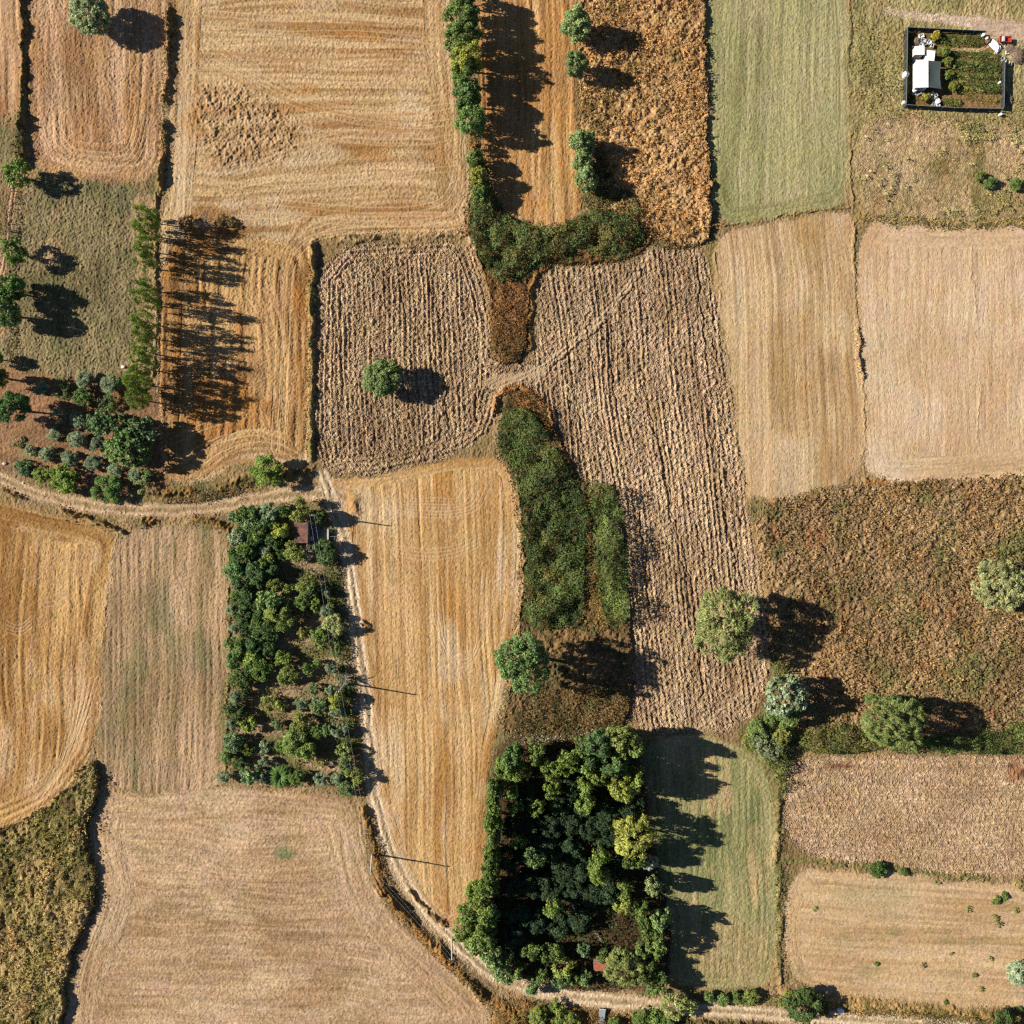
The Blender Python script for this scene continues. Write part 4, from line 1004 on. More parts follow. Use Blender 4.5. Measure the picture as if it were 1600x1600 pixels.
# the walled orchard beside the lane
orch = [(410,822,12,3.4,'round',(88,116,64)),(428,846,12,3.2,'round',(82,108,60)),(396,846,11,3.2,'shrub',(92,118,66)),(376,874,11,3.2,'round',(90,116,66)),(424,890,11,3.0,'shrub',(84,106,60)),(404,905,12,3.2,'round',(88,112,62)),(388,935,12,3.2,'round',(84,110,62)),(406,962,11,3.2,'round',(88,112,60)),(380,966,11,3.0,'shrub',(86,110,62)),(388,1058,11,3.2,'round',(84,106,58)),(420,1014,11,3.2,'round',(90,114,62)),(360,1108,9,2.6,'shrub',(96,118,66)),(376,1192,11,2.8,'shrub',(92,116,66)),(365,807,10,3.2,'shrub',gg),(378,803,12,3.6,'round',mg),(388,816,13,3.4,'round',(126,148,96)),(399,803,11,3.6,'round',(104,134,76)),(421,800,13,3.6,'shrub',gg),(442,799,10,3.4,'shrub',mg),(468,797,13,5.0,'feather',lg),(498,806,12,3.8,'round',(96,116,60)),
 (439,832,12,4.2,'loose',(160,168,76)),(400,833,13,3.4,'round',mg),(370,840,12,3.2,'shrub',gg),(422,815,11,3.0,'round',(110,136,84)),(380,828,11,3.0,'shrub',dg),
 (385,862,13,3.4,'round',(108,134,64)),(414,861,8,2.4,'olive',gg),(458,861,16,3.6,'loose',yg),(509,862,17,3.8,'round',(90,116,62)),(422,872,8,2.0,'shrub',yg),(366,866,9,2.6,'shrub',mg),(440,866,8,2.2,'shrub',dg),
 (367,893,13,3.6,'round',(104,138,82)),(395,893,15,3.8,'round',dg),(410,884,10,3.0,'shrub',mg),(429,913,10,2.8,'shrub',(130,136,70)),(450,920,9,2.4,'loose',(134,142,74)),(475,913,12,3.2,'loose',(124,136,66)),(488,919,12,3.2,'shrub',mg),(508,925,7,2.2,'olive',gg),(372,912,10,3.0,'shrub',(112,140,90)),(384,918,9,2.8,'shrub',dg),
 (417,940,17,4.2,'bigleaf',(124,148,88)),(436,962,22,4.0,'feather',(150,164,84)),(473,939,11,3.0,'shrub',mg),(493,945,8,2.6,'shrub',bg_),(370,931,10,3.0,'shrub',mg),(365,953,9,2.8,'olive',gg),(378,953,9,2.6,'shrub',(130,146,90)),(510,953,9,2.6,'olive',gg),(398,944,9,2.6,'shrub',dg),
 (399,976,11,3.0,'shrub',mg),(367,982,10,3.0,'olive',gg),(523,976,15,3.6,'loose',(164,170,108)),(415,987,16,3.8,'round',(92,116,62)),(500,996,15,3.4,'loose',(130,152,74)),(385,986,11,3.2,'shrub',dg),(474,990,8,2.2,'shrub',(140,140,74)),
 (375,1010,12,3.4,'round',mg),(398,1009,14,3.8,'round',dg),(362,1008,9,2.8,'shrub',(120,142,76)),(440,1030,11,3.2,'loose',bg_),(408,1045,15,3.8,'round',(110,136,62)),(482,1045,8,2.4,'shrub',mg),(518,1045,8,2.6,'olive',gg),(366,1030,11,3.2,'round',(104,132,72)),(394,1033,13,3.6,'round',(124,146,66)),(452,1054,14,3.4,'loose',(128,140,70)),(498,1036,6,1.8,'shrub',mg),
 (372,1062,11,3.2,'shrub',(110,126,62)),(490,1077,8,2.4,'shrub',(126,148,92)),(418,1098,12,3.2,'loose',yg),(440,1101,9,2.8,'loose',(150,158,76)),(470,1100,9,2.6,'olive',(134,152,110)),(497,1103,13,3.0,'shrub',(122,144,92)),(527,1094,12,3.8,'loose',(150,156,70)),(369,1092,10,2.8,'olive',gg),(518,1080,8,2.6,'olive',gg),(524,1112,8,2.2,'olive',gg),(384,1080,9,2.6,'shrub',dg),
 (435,1132,8,2.2,'shrub',(130,150,100)),(467,1132,14,3.6,'loose',(128,136,66)),(510,1140,9,2.6,'shrub',(118,140,90)),(525,1141,9,2.6,'olive',gg),(387,1132,12,3.2,'loose',(142,156,70)),(363,1132,8,2.6,'olive',gg),(494,1143,10,2.6,'shrub',mg),(538,1142,7,2.4,'olive',gg),(374,1118,10,2.8,'shrub',dg),
 (460,1160,18,4.6,'round',(136,156,82)),(478,1172,15,4.2,'round',bg_),(538,1173,10,3.2,'loose',(144,160,86)),(363,1160,12,3.4,'round',(116,140,96)),(389,1171,9,2.6,'shrub',(116,130,60)),(440,1166,9,2.6,'shrub',mg),(413,1168,7,2.0,'shrub',gg),
 (540,1193,11,3.2,'shrub',(122,142,86)),(355,1183,9,2.8,'shrub',mg),(413,1190,7,2.2,'olive',gg),(502,1190,9,1.6,'thin',(150,146,80)),
 (351,1212,9,2.6,'olive',(140,160,124)),(390,1207,13,3.0,'bigleaf',(128,152,104)),(411,1214,8,2.2,'olive',gg),(463,1213,10,2.6,'shrub',(108,132,66)),(502,1217,9,2.4,'olive',gg),(528,1216,10,2.6,'olive',gg),(553,1212,11,3.2,'feather',(156,164,84)),(541,1230,11,2.6,'shrub',(126,148,92))]
rows(orch, [780,822,848,878,926,968,998,1058,1120,1152,1180,1200,1240], 'of the orchard', 'fruit trees of the orchard beside the lane')
bare_tree(479, 863, 14, 3.4, 'leafless pale tree in front of the rusty shed in the orchard', seed=11, n=40)
bare_tree(538, 1062, 12, 4.0, 'leafless grey tree beside the utility pole halfway down the lane', seed=12, n=36)
bare_tree(437, 1066, 8, 2.4, 'leafless brown shrub in the middle of the orchard', seed=13, n=20, mat=M_TWIG)

# giant cane at the bottom of the orchard: a fan of long blades
def cane(px, py, r_px, h, label):
    rng = np.random.RandomState(5)
    r = r_px / PX
    x, y = Wz(px, py, h * .5)
    n = 420
    a = rng.rand(n) * 2 * math.pi; e = .25 + 1.1 * rng.rand(n); l = r * (.7 + .6 * rng.rand(n))
    V = np.empty((n, 6, 3))
    for j, t in enumerate((0.08, .55, 1.0)):
        rr = l * t * np.cos(e * .8); zz = h * .25 + l * 1.1 * (np.sin(e) * t - .55 * t * t)
        w = (.05, .09, .012)[j]
        cx, cy = np.cos(a) * rr, np.sin(a) * rr
        V[:, 2 * j] = np.stack([cx - np.sin(a) * w, cy + np.cos(a) * w, zz], 1)
        V[:, 2 * j + 1] = np.stack([cx + np.sin(a) * w, cy - np.cos(a) * w, zz], 1)
    V = V.reshape(-1, 3)
    b = np.arange(n)[:, None] * 6
    F = np.vstack([b + np.array([[0, 1, 3, 2]]), b + np.array([[2, 3, 5, 4]])])
    root = empty('cane_clump', (x, y, 0)); tag(root, label, 'cane')
    cols = np.repeat(np.stack([1 + .4 * (rng.rand(n) - .5)] * 3, 1), 6, axis=0)
    link('blades', np_mesh('blades', V, F, M_LEAF, cols), root, fol((112,146,72)))
    mb = MB()
    for i in range(9):
        q = i * .7; mb.tube([(.25 * math.cos(q), .25 * math.sin(q), -.2), (.5 * math.cos(q), .5 * math.sin(q), h * .5)], [.06, .03], 5)
    mb.build('stems', M_BARK, root)
cane(437, 1214, 20, 2.6, 'spiky fan-shaped cane clump at the bottom edge of the orchard')
cane(968, 1164, 1, .2, '') if False else None

# the dark wood
wl, wm, wshade, wg = (132,152,76), (116,136,72), (58,78,50), (150,160,112)  # inner trees: leaf colour darkened to stand in for the wood's shade
rows([(803,1179,16,9.0,'round',(104,132,74)),(838,1174,15,9.0,'loose',wm),(967,1160,27,12.5,'round',(142,152,84)),(933,1168,20,12.0,'feather',(108,136,88)),(986,1165,16,12.0,'round',wm),(905,1168,12,9.0,'loose',wm)],
     [1100,1182], 'of the dark wood', 'trees of the dark wood', names=['front row'])
rows([(789,1199,16,9.5,'round',wm),(810,1203,15,9.0,'loose',wl),(861,1200,15,9.5,'loose',wl),(889,1190,16,10.5,'round',wl),(910,1190,16,10.5,'round',(124,144,76)),(956,1190,20,12.0,'feather',(112,138,88)),(935,1207,14,10.5,'loose',wl),(990,1214,13,10.5,'loose',wl),(972,1228,23,12.0,'round',(156,164,78)),(914,1222,13,10.0,'loose',wl)],
     [1182,1230], 'of the dark wood', 'trees of the dark wood', names=['second row'])
rows([(794,1235,13,8.5,'loose',wm),(803,1257,12,8.5,'loose',wm),(861,1234,11,8.5,'loose',wl),(917,1255,13,9.5,'loose',wl),(840,1259,11,8.0,'loose',wm),(875,1256,16,5.0,'round',wshade),(905,1258,16,4.5,'round',wshade),(950,1262,18,5.0,'round',wshade),(985,1262,16,6.0,'round',wshade),(825,1240,16,5.0,'round',wshade),(888,1232,15,5.5,'round',wshade)],
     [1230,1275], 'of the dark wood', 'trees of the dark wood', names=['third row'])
rows([(800,1290,16,4.5,'round',wshade),(830,1288,18,4.5,'round',wshade),(860,1290,18,4.5,'round',wshade),(892,1286,18,4.5,'round',wshade),(922,1292,18,4.5,'round',wshade),(950,1285,16,4.5,'round',wshade),(808,1311,11,8.0,'loose',wm),(988,1306,26,10.5,'feather',(176,178,92)),(952,1316,16,4.0,'round',wshade),(848,1312,16,4.0,'round',wshade)],
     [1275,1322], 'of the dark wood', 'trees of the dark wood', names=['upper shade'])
rows([(794,1340,16,4.5,'round',wshade),(833,1338,15,8.5,'loose',(120,146,92)),(864,1328,18,4.0,'round',wshade),(894,1328,18,4.0,'round',wshade),(910,1356,18,4.0,'round',wshade),(937,1338,12,9.0,'loose',wl),(935,1365,14,9.0,'round',wl),(986,1340,16,8.0,'loose',wm),(1014,1347,11,6.0,'olive',(196,200,184)),(880,1360,18,4.0,'round',wshade),(964,1352,16,4.0,'round',wshade)],
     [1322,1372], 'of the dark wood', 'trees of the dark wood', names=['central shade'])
rows([(800,1380,18,4.5,'round',wshade),(830,1382,18,4.0,'round',wshade),(860,1388,18,4.0,'round',wshade),(896,1392,18,4.0,'round',wshade),(925,1400,18,4.0,'round',wshade),(952,1392,16,4.0,'round',wshade),(979,1384,11,7.0,'loose',wm),(1018,1382,13,8.0,'shrub',wg),(975,1411,13,6.0,'loose',yg),(1000,1420,12,6.5,'loose',wm),(865,1416,12,8.0,'loose',wl),(1040,1388,7,4.0,'shrub',wg)],
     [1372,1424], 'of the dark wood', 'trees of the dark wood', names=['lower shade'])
rows([(808,1430,18,4.0,'round',wshade),(838,1440,18,3.5,'round',wshade),(872,1446,16,3.5,'round',wshade),(904,1436,16,3.5,'round',wshade),(1032,1436,14,8.0,'bigleaf',(124,150,92)),(1020,1462,16,7.5,'round',wm),(800,1466,16,4.0,'round',wshade),(1008,1444,11,6.5,'round',wm)],
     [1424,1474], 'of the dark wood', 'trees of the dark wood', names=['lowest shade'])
rows([(830,1487,12,5.0,'loose',wm),(847,1486,10,5.0,'loose',wm),(866,1490,13,5.0,'round',wm),(1025,1482,12,7.0,'loose',wm),(940,1492,9,3.0,'shrub',wm),(912,1484,10,3.6,'shrub',(112,138,96)),(1004,1484,12,5.0,'loose',wm),(790,1494,12,6.0,'round',wm)],
     [1474,1504], 'of the dark wood', 'trees of the dark wood', names=['sunlit row'])
rows([(805,1516,12,4.5,'loose',wm),(880,1512,13,4.5,'loose',yg),(875,1532,12,4.0,'round',(120,144,92)),(893,1530,10,4.0,'loose',wm),(912,1528,10,4.0,'loose',(120,144,92)),(974,1512,27,7.5,'feather',(146,154,92)),(1022,1532,19,6.0,'round',(126,146,80)),(1012,1510,14,6.0,'loose',wm),(830,1542,11,3.4,'loose',(110,138,88)),(848,1524,9,3.4,'shrub',wm)],
     [1504,1552], 'of the dark wood', 'trees of the dark wood', names=['bottom row'])
rows([(773,1229,11,9.5,'dense',wm),(771,1256,12,10,'dense',wm),(769,1283,13,10.5,'dense',wm),(771,1308,11,10,'dense',(130,148,88)),(769,1334,12,10.5,'dense',wm),(766,1360,12,10.5,'dense',wm)],
     [1220,1243,1270,1296,1320,1348,1375], "of the wood's left screen", 'tall screen trees on the left edge of the wood', names=['topmost place','second place','third place','fourth place','fifth place','sixth place'])
rows([(764,1384,13,10,'dense',wm),(743,1390,14,6.5,'loose',bg_),(747,1404,16,7.5,'round',(136,152,78)),(734,1424,15,6.5,'round',wm),(762,1428,15,9,'round',wm),(725,1450,15,6.0,'loose',(126,148,74)),(742,1470,17,6.5,'round',(126,146,74)),(763,1462,15,8,'round',(116,138,72)),(770,1494,15,7,'round',(130,150,96)),(788,1521,12,5,'loose',(124,146,92)),(756,1446,12,7.5,'dense',wm)],
     [1375,1440,1480,1530], 'of lane corner', 'bushy trees in the corner by the lane', names=['upper row','middle row','lower row'])
# bushes along the bottom track
rows([(840,1586,14,2.2,'shrub',(134,146,68)),(870,1580,13,2.2,'loose',(130,146,70)),(892,1592,13,2.2,'shrub',(140,150,72)),(814,1592,11,1.6,'thin',(150,128,66)),(1000,1590,13,2.4,'shrub',(116,140,70)),(1022,1592,13,2.4,'loose',(120,144,72)),(1042,1596,12,2.2,'shrub',mg),(960,1600,11,1.8,'shrub',mg)],
     [1570,1610], 'below bottom track', 'bushes below the bottom track', 'bush', names=['line'])
rows([(1052,1567,17,4.0,'loose',(172,176,108)),(1074,1566,12,3.0,'loose',(160,168,98)),(1108,1558,9,2.0,'shrub',mg),(1130,1561,9,2.0,'shrub',mg),(1152,1559,8,1.8,'shrub',(128,146,74)),(1172,1557,10,2.0,'shrub',(136,150,76))],
     [1550,1572], 'by bottom track', 'bushes above the bottom track', 'bush', names=['line beside mown strip'])
# weed clumps in the lowest right stubble field
tw = [(1465,1379,3.4),(1514,1421,4),(1556,1407,6),(1570,1400,5),(1587,1422,4),(1556,1434,4.5),(1561,1444,4.5),(1442,1508,4),(1533,1546,4),(1477,1565,3.2),(1523,1524,3),(1598,1386,5),(1572,1576,4.4),(1592,1577,4),(1547,1498,3),(1369,1506,3),(1273,1421,3.4),(1486,1490,2.6)]
for i, (x, y, r) in enumerate(sorted(tw, key=lambda t: t[0])):
    w = 'leftmost' if i == 0 else 'rightmost' if i == len(tw) - 1 else ORD[i] + ' from the left'
    tree(x, y, r + .2, .35 + .05 * (i % 4), ('thin', 'shrub', 'thin')[i % 3], fol(((150,156,84), (120,138,70), (160,150,90))[i % 3]), f'{"larger" if r > 4.2 else "tiny"} green weed clump on the pale bottom right stubble, {w}', 'weed', 'weed clumps on the bottom right stubble', name='weed_clump')

# ------------------------------------------------------------------ utility poles and wires
M_WIRE = plain('bright_wire', (0.45, 0.47, 0.48), .1, 5, .5)
poles = [(500, 806, 'pale concrete utility pole by the slab yard of the rusty shed'), (541, 1067, 'pale concrete utility pole halfway down the lane beside the leafless grey tree'),
         (582, 1334, 'pale concrete utility pole on the rusty bank where the lane bends'), (706, 1468, 'pale concrete utility pole at the leafy corner near the bottom of the lane')]
tops = []
PH = 8.6
lean = [(.010, .02), (-.004, -.02), (.10, -.03), (.06, -.02)]
M_POLE = plain('pole_concrete', (0.52, 0.50, 0.46), 0.25, 3.0, 0.8)
for i, (px, py, lb) in enumerate(poles):
    x, y = W(px, py)
    lx, ly = lean[i][0] * PH, lean[i][1] * PH
    root = empty('utility_pole', (x, y, ground_z(x, y) - .05)); tag(root, lb, 'utility pole', 'utility poles along the lane')
    MB().tube([(0, 0, -.4), (0, 0, .2), (lx * .5, ly * .5, PH * .5), (lx, ly, PH)], [.20, .19, .15, .10], 10).build('pole', M_POLE, root)
    MB().box((lx, ly, PH - .35), (1.1, .10, .10)).build('crossarm', M_WOOD, root, .01)
    for s in (-.42, .42):
        MB().lathe((lx + s, ly, PH - .30), [(.05, 0), (.07, .06), (.05, .12), (.07, .18), (.03, .24)], 8).build('insulator', M_PALECONC, root)
    tops.append(Vector((x + lx, y + ly, PH - .08)))
n0 = tops[0] + Vector((-4, 40, 0))
seq = [n0] + tops + [tops[3] + Vector((30, -22, -.5))]
spn = ['from beyond the lane', 'between the shed pole and the mid-lane pole', 'between the mid-lane pole and the bend', 'between the bend and the leafy corner', 'leaving the lowest lane pole']
for i in range(1, len(seq) - 1 + 0):
    for s, w in ((-.42, 'left'), (.42, 'right')):
        p, q = seq[i] + Vector((s, 0, 0)), seq[i + 1] + Vector((s, 0, 0))
        pts = []
        for k in range(15):
            t = k / 14
            v = p.lerp(q, t); v.z -= .55 * 4 * t * (1 - t)
            pts.append(v)
        o = MB().tube(pts, .008, 5).build('power_wire', M_WIRE)
        tag(o, f'{w} one of two thin wires {spn[i]}', 'wire', 'power wires along the lane')

# ------------------------------------------------------------------ orchard shed, yard and gate
def roof_sheet(mb, x0, x1, y0, y1, zl, zr, n=14, amp=.03, th=.04, axis='x'):
    """corrugated sheet, sloping from zl (x0) to zr (x1), ribs running along x"""
    vs = []; fs = []
    m = n * 4
    for j in range(m + 1):
        y = y0 + (y1 - y0) * j / m
        dz = amp * math.sin(2 * math.pi * j / 4.0)
        vs += [(x0, y, zl + dz), (x1, y, zr + dz), (x0, y, zl + dz - th), (x1, y, zr + dz - th)]
    for j in range(m):
        a, b = j * 4, j * 4 + 4
        fs += [(a, a + 1, b + 1, b), (a + 2, b + 2, b + 3, a + 3), (a, b, b + 2, a + 2), (a + 1, a + 3, b + 3, b + 1)]
    fs += [(0, 2, 3, 1), (m * 4, m * 4 + 1, m * 4 + 3, m * 4 + 2)]
    mb.add(vs, fs)
    return mb
cx, cy = Wz(470, 831, 2.3)
sh = empty('shed', (cx, cy, 0)); tag(sh, 'small shed with a rusty brown corrugated roof under the orchard trees', 'shed')
wl_, dp = 2.4, 4.0
mb = MB()
for (bx, by, sx, sy) in ((-1.15, 0, .1, 3.8), (1.15, 0, .1, 3.8), (0, 1.9, 2.2, .1), (0, -1.9, 2.2, .1)):
    mb.box((bx, by, 1.05), (sx, sy, 2.1))
mb.build('wall', M_PLASTER, sh, .01)
roof_sheet(MB(), -1.35, 1.35, -2.15, 2.15, 2.18, 2.42, 12).build('roof', M_RUST, sh)
dr = MB().box((1.22, -.9, .95), (.06, .85, 1.9)).build('door', M_WOOD, sh, .01)
MB().tube([(1.27, -.6, .95), (1.33, -.6, .95), (1.33, -.6, 1.1)], .015, 5).build('handle', M_METAL, dr)
wi = MB().box((0, -1.97, 1.3), (.8, .05, .6)).build('window', M_GLASS, sh)
MB().box((0, -1.99, 1.64), (.92, .07, .06)).box((0, -1.99, .96), (.92, .07, .06)).box((-.43, -1.99, 1.3), (.06, .07, .62)).box((.43, -1.99, 1.3), (.06, .07, .62)).build('frame', M_WOOD, wi)
MB().box((-1.05, -2.3, 1.2), (.08, .08, 2.4)).build('post', M_PALECONC, sh)
x, y = W(497, 842)
o = MB().box((x, y, .0), (3.6, 5.0, .24)).build('concrete_yard', plain('yard_slab', (0.13, 0.135, 0.13), .4, 1.0, .9)); tag(o, kind='structure')
x, y = Wz(487, 808, 2.2)
pg = empty('pergola', (x, y, 0)); tag(pg, 'small weathered slatted pergola above the concrete yard of the shed', 'pergola')
mb = MB()
for k in range(6): mb.box((0, -.75 + k * .3, 2.25 + .004 * k), (1.9, .14, .05))
mb.build('slats', M_WOOD, pg)
for sx in (-.85, .85):
    MB().box((sx, 0, 2.16), (.08, 1.7, .08)).build('beam', M_WOOD, pg)
    for sy in (-.75, .75): MB().box((sx, sy, 1.05), (.09, .09, 2.14)).build('post', M_WOOD, pg)
x, y = Wz(480, 819, 1.0)
o = MB().box((x, y, .42), (1.7, .5, .08)).box((x - .7, y, .2), (.1, .4, .4)).box((x + .7, y, .2), (.1, .4, .4)).build('bench', M_PALECONC); tag(o, 'pale stone bench under the slatted pergola', 'bench')
x, y = Wz(484, 842, .9)
tk = empty('water_tank', (x, y, .12)); tag(tk, 'pale square water tank beside the rusty shed', 'tank')
MB().box((0, 0, .45), (.8, .8, .9)).build('body', M_PALECONC, tk, .04)
MB().lathe((0, 0, .89), [(.2, 0), (.2, .06), (.17, .08)], 12).build('lid', M_GREY, tk)
x, y = W(513.5, 840)
gw = empty('wall', (x, y, 0)); tag(gw, 'low pale wall closing the concrete yard towards the lane', 'wall')
MB().box((0, 0, .35), (.24, 3.4, .9)).build('masonry', M_PALECONC, gw, .03)
MB().box((0, 0, .83), (.32, 3.5, .07)).build('coping', M_PLASTER, gw, .01)
MB().lathe((-.5, -1.5, .0), [(.2, 0), (.22, .3), (.16, .42), (.05, .46)], 10).build('finial', M_WHITE, gw)
x, y = W(527, 838)
ft = empty('gate', (x, y, 0)); tag(ft, 'thin wire frame gate standing across the yard mouth by the lane', 'gate')
for sx, sy in ((-1.2, -1.3), (.7, -1.3), (-1.2, 1.3), (.7, 1.3)):
    MB().tube([(sx, sy, -.1), (sx, sy, 1.5)], .035, 6).build('post', M_GREY, ft)
mb = MB()
mb.tube([(-1.2, 0, 1.2), (.7, 0, 1.2)], .03, 5).tube([(.7, -1.3, 1.45), (.7, 1.3, 1.45)], .03, 5).tube([(-.3, -1.3, 1.2), (-.3, 0, 1.2)], .025, 5)
mb.build('rails', M_GREY, ft)

# ------------------------------------------------------------------ the fenced garden in the upper right
def fence_run(pts, h, label):
    P = [Vector((*W(*p), 0)) for p in pts]
    root = empty('fence', P[0]); tag(root, label, 'fence', 'fence round the kitchen garden')
    pan = MB(); rail = MB()
    for a, b in zip(P[:-1], P[1:]):
        a = a - P[0]; b = b - P[0]
        d = b - a; L = d.length; ang = math.atan2(d.y, d.x)
        m = (a + b) / 2
        pan.box((m.x, m.y, h / 2), (L, .04, h - .06), ang)
        rail.box((m.x, m.y, h + .01), (L + .06, .08, .07), ang)
        n = max(2, round(L / 2.2))
        for k in range(n + 1):
            p = a + d * (k / n)
            MB().box((p.x + .06 * math.sin(ang), p.y - .06 * math.cos(ang), h / 2 + .05), (.09, .09, h + .2), ang).build('post', M_FENCETOP, root)
    pan.build('panel', M_FENCE, root); rail.build('rail', M_FENCETOP, root)
fence_run([(1414,47.5),(1536,53.5)], 1.4, 'dark mesh fence along the top side of the kitchen garden')
fence_run([(1414,49),(1412,166)], 1.4, 'dark mesh fence along the left side of the kitchen garden')
fence_run([(1412,168),(1488,172.5),(1562,174)], 1.4, 'dark mesh fence along the bottom side of the kitchen garden')
fence_run([(1565,98),(1563.5,172)], 1.4, 'dark mesh fence along the right side of the kitchen garden')

x, y = Wz(1441, 115, 2.4)
hs = empty('garden_house', (x, y, 0)); tag(hs, 'white roofed garden house with a dark shade lean-to in the kitchen garden', 'garden house')
mb = MB()
for (bx, by, sx, sy) in ((-1.05, 0, .1, 5.0), (1.05, 0, .1, 5.0), (0, 2.45, 2.0, .1), (0, -2.45, 2.0, .1)):
    mb.box((bx, by, 1.1), (sx, sy, 2.2))
mb.build('wall', M_WHITEDIRTY, hs, .01)
for k in range(4):
    y0 = -2.68 + k * 1.35
    roof_sheet(MB(), -1.16, 1.16, y0, y0 + 1.32, 2.32, 2.48, 8, .018).build('roof_panel', M_WHITE, hs)
dn = MB()
nx, ny = 12, 10
vs = []
for j in range(ny + 1):
    for i in range(nx + 1):
        u, v = i / nx, j / ny
        xx = 1.2 + 2.75 * u - .28 * math.sin(math.pi * v) * u
        vs.append((xx, -2.6 + 5.1 * v + .25 * u * (v - .5), 2.38 - .55 * u - .12 * math.sin(math.pi * u) * math.sin(math.pi * v)))
fs = [(j * (nx + 1) + i, j * (nx + 1) + i + 1, (j + 1) * (nx + 1) + i + 1, (j + 1) * (nx + 1) + i) for j in range(ny) for i in range(nx)]
nv = len(vs)
vs += [(a, b, c - .02) for a, b, c in vs]
fs += [tuple(i + nv for i in f[::-1]) for f in fs]
dn.add(vs, fs).build('shade_canopy', M_DARKNET, hs)
for sy in (-2.6, 0, 2.5):
    MB().tube([(3.8 if sy else 3.5, sy, -.1), (3.8 if sy else 3.5, sy, 1.84)], .05, 6).build('post', M_WOOD, hs)
dr = MB().box((1.13, .6, 1.0), (.06, .9, 2.0)).build('door', M_WOOD, hs, .01)
MB().tube([(1.17, .9, 1.0), (1.23, .9, 1.0), (1.23, .9, 1.15)], .015, 5).build('handle', M_METAL, dr)
wi = MB().box((0, -2.52, 1.4), (.9, .05, .7)).build('window', M_GLASS, hs)
MB().box((0, -2.54, 1.79), (1.02, .07, .06)).box((0, -2.54, 1.01), (1.02, .07, .06)).build('frame', M_WHITEDIRTY, wi)

def flat_roof_hut(px, py, w, d, h, label, ang=0.0, nm='lean_to_hut'):
    x, y = Wz(px, py, h)
    r = empty(nm, (x, y, 0), ang); tag(r, label, 'hut')
    MB().box((0, 0, h / 2), (w - .2, d - .2, h)).build('wall', M_WHITEDIRTY, r, .02)
    roof_sheet(MB(), -w / 2, w / 2, -d / 2, d / 2, h + .05, h + .13, 5, .018).build('roof', M_WHITE, r)
    MB().box((w / 2 - .07, -.1, h * .42), (.05, .6, h * .8)).build('door', M_WOOD, r)
flat_roof_hut(1436.5, 79, 1.9, 1.7, 1.9, 'white flat-roofed hut behind the white roofed garden house')
flat_roof_hut(1453, 87, 1.8, 2.0, 1.6, 'lower white hut in the angle above the dark shade lean-to', -.12)
x, y = W(1428, 113)
o = tag(MB().box((x, y, .05), (.9, 9.0, .16)).build('paved_path', M_PALECONC), kind='structure')

def barrel(px, py, r, h, label, mat=None, z=0.0, nm='barrel', cat='barrel'):
    x, y = Wz(px, py, h + z)
    b = empty(nm, (x, y, z)); tag(b, label, cat)
    MB().lathe((0, 0, 0), [(r * .92, 0), (r, h * .1), (r * 1.03, h * .5), (r, h * .92), (r * .9, h)], 16).build('body', mat or M_WHITE, b)
    MB().lathe((0, 0, h), [(r * .86, 0), (r * .86, .05), (r * .3, .10), (.04, .14)], 16).build('lid', mat or M_WHITE, b)
    return b
barrel(1416.5, 115, .56, 1.1, 'largest round white water tank against the left garden fence', nm='water_tank', cat='tank')
barrel(1413, 159.5, .34, .9, 'dull white barrel in the lower left corner of the garden', M_WHITEDIRTY)
barrel(1430, 140, .40, .9, 'white barrel at the lower left corner of the garden house')
barrel(1466.5, 158, .46, .8, 'white barrel at the lower end of the white junk heap')
barrel(1415, 121, .22, .4, 'small dull white tub just below the round water tank', M_WHITEDIRTY)
barrel(1426, 73, .2, .5, 'small pale tub left of the white flat-roofed hut', M_WHITEDIRTY)
barrel(1564.5, 178, .28, .7, 'white drum outside the lower right corner of the garden fence')
barrel(1537.5, 53.5, .3, .8, 'white drum at the garden entrance by the top fence')
barrel(1543, 59, .24, .6, 'small white tub by the red-brown bundle at the garden entrance')
barrel(1563, 128, .2, .9, 'small white tub on the right garden fence line')

def crate(px, py, w, d, h, ang, mat, label, grp=None, nm='crate', cat='crate'):
    x, y = Wz(px, py, h)
    r = empty(nm, (x, y, .02), ang); tag(r, label, cat, grp)
    mb = MB(); t = .05
    mb.box((0, 0, t / 2), (w, d, t))
    for (bx, by, sx, sy) in ((-w / 2 + t / 2, 0, t, d), (w / 2 - t / 2, 0, t, d), (0, d / 2 - t / 2, w - 2 * t, t), (0, -d / 2 + t / 2, w - 2 * t, t)):
        mb.box((bx, by, t + h / 2), (sx, sy, h))
    mb.build('body', mat, r)
    mb = MB()
    mb.box((0, d / 2 - t / 2, t + h + .02), (w + .04, t + .03, .04)).box((0, -d / 2 + t / 2, t + h + .02), (w + .04, t + .03, .04))
    mb.build('rim', mat, r)
rng = random.Random(8)
junk = [(1457,146,'topmost'),(1463,149,'right of the topmost'),(1458,152,'upper left'),(1464,154,'upper right'),(1460,157,'beside the white barrel'),(1459,163,'lowest'),(1466,164,'low right'),(1455,149,'far left')]
for i, (px, py, d) in enumerate(junk):
    crate(px, py, rng.uniform(.5, .9), rng.uniform(.45, .7), rng.uniform(.25, .6), rng.uniform(0, 3), (M_WHITE, M_WHITEDIRTY, M_PALECONC)[i % 3], f'pale crate in the junk heap below the shade lean-to, {d}', 'pale crates in the junk heap below the lean-to')
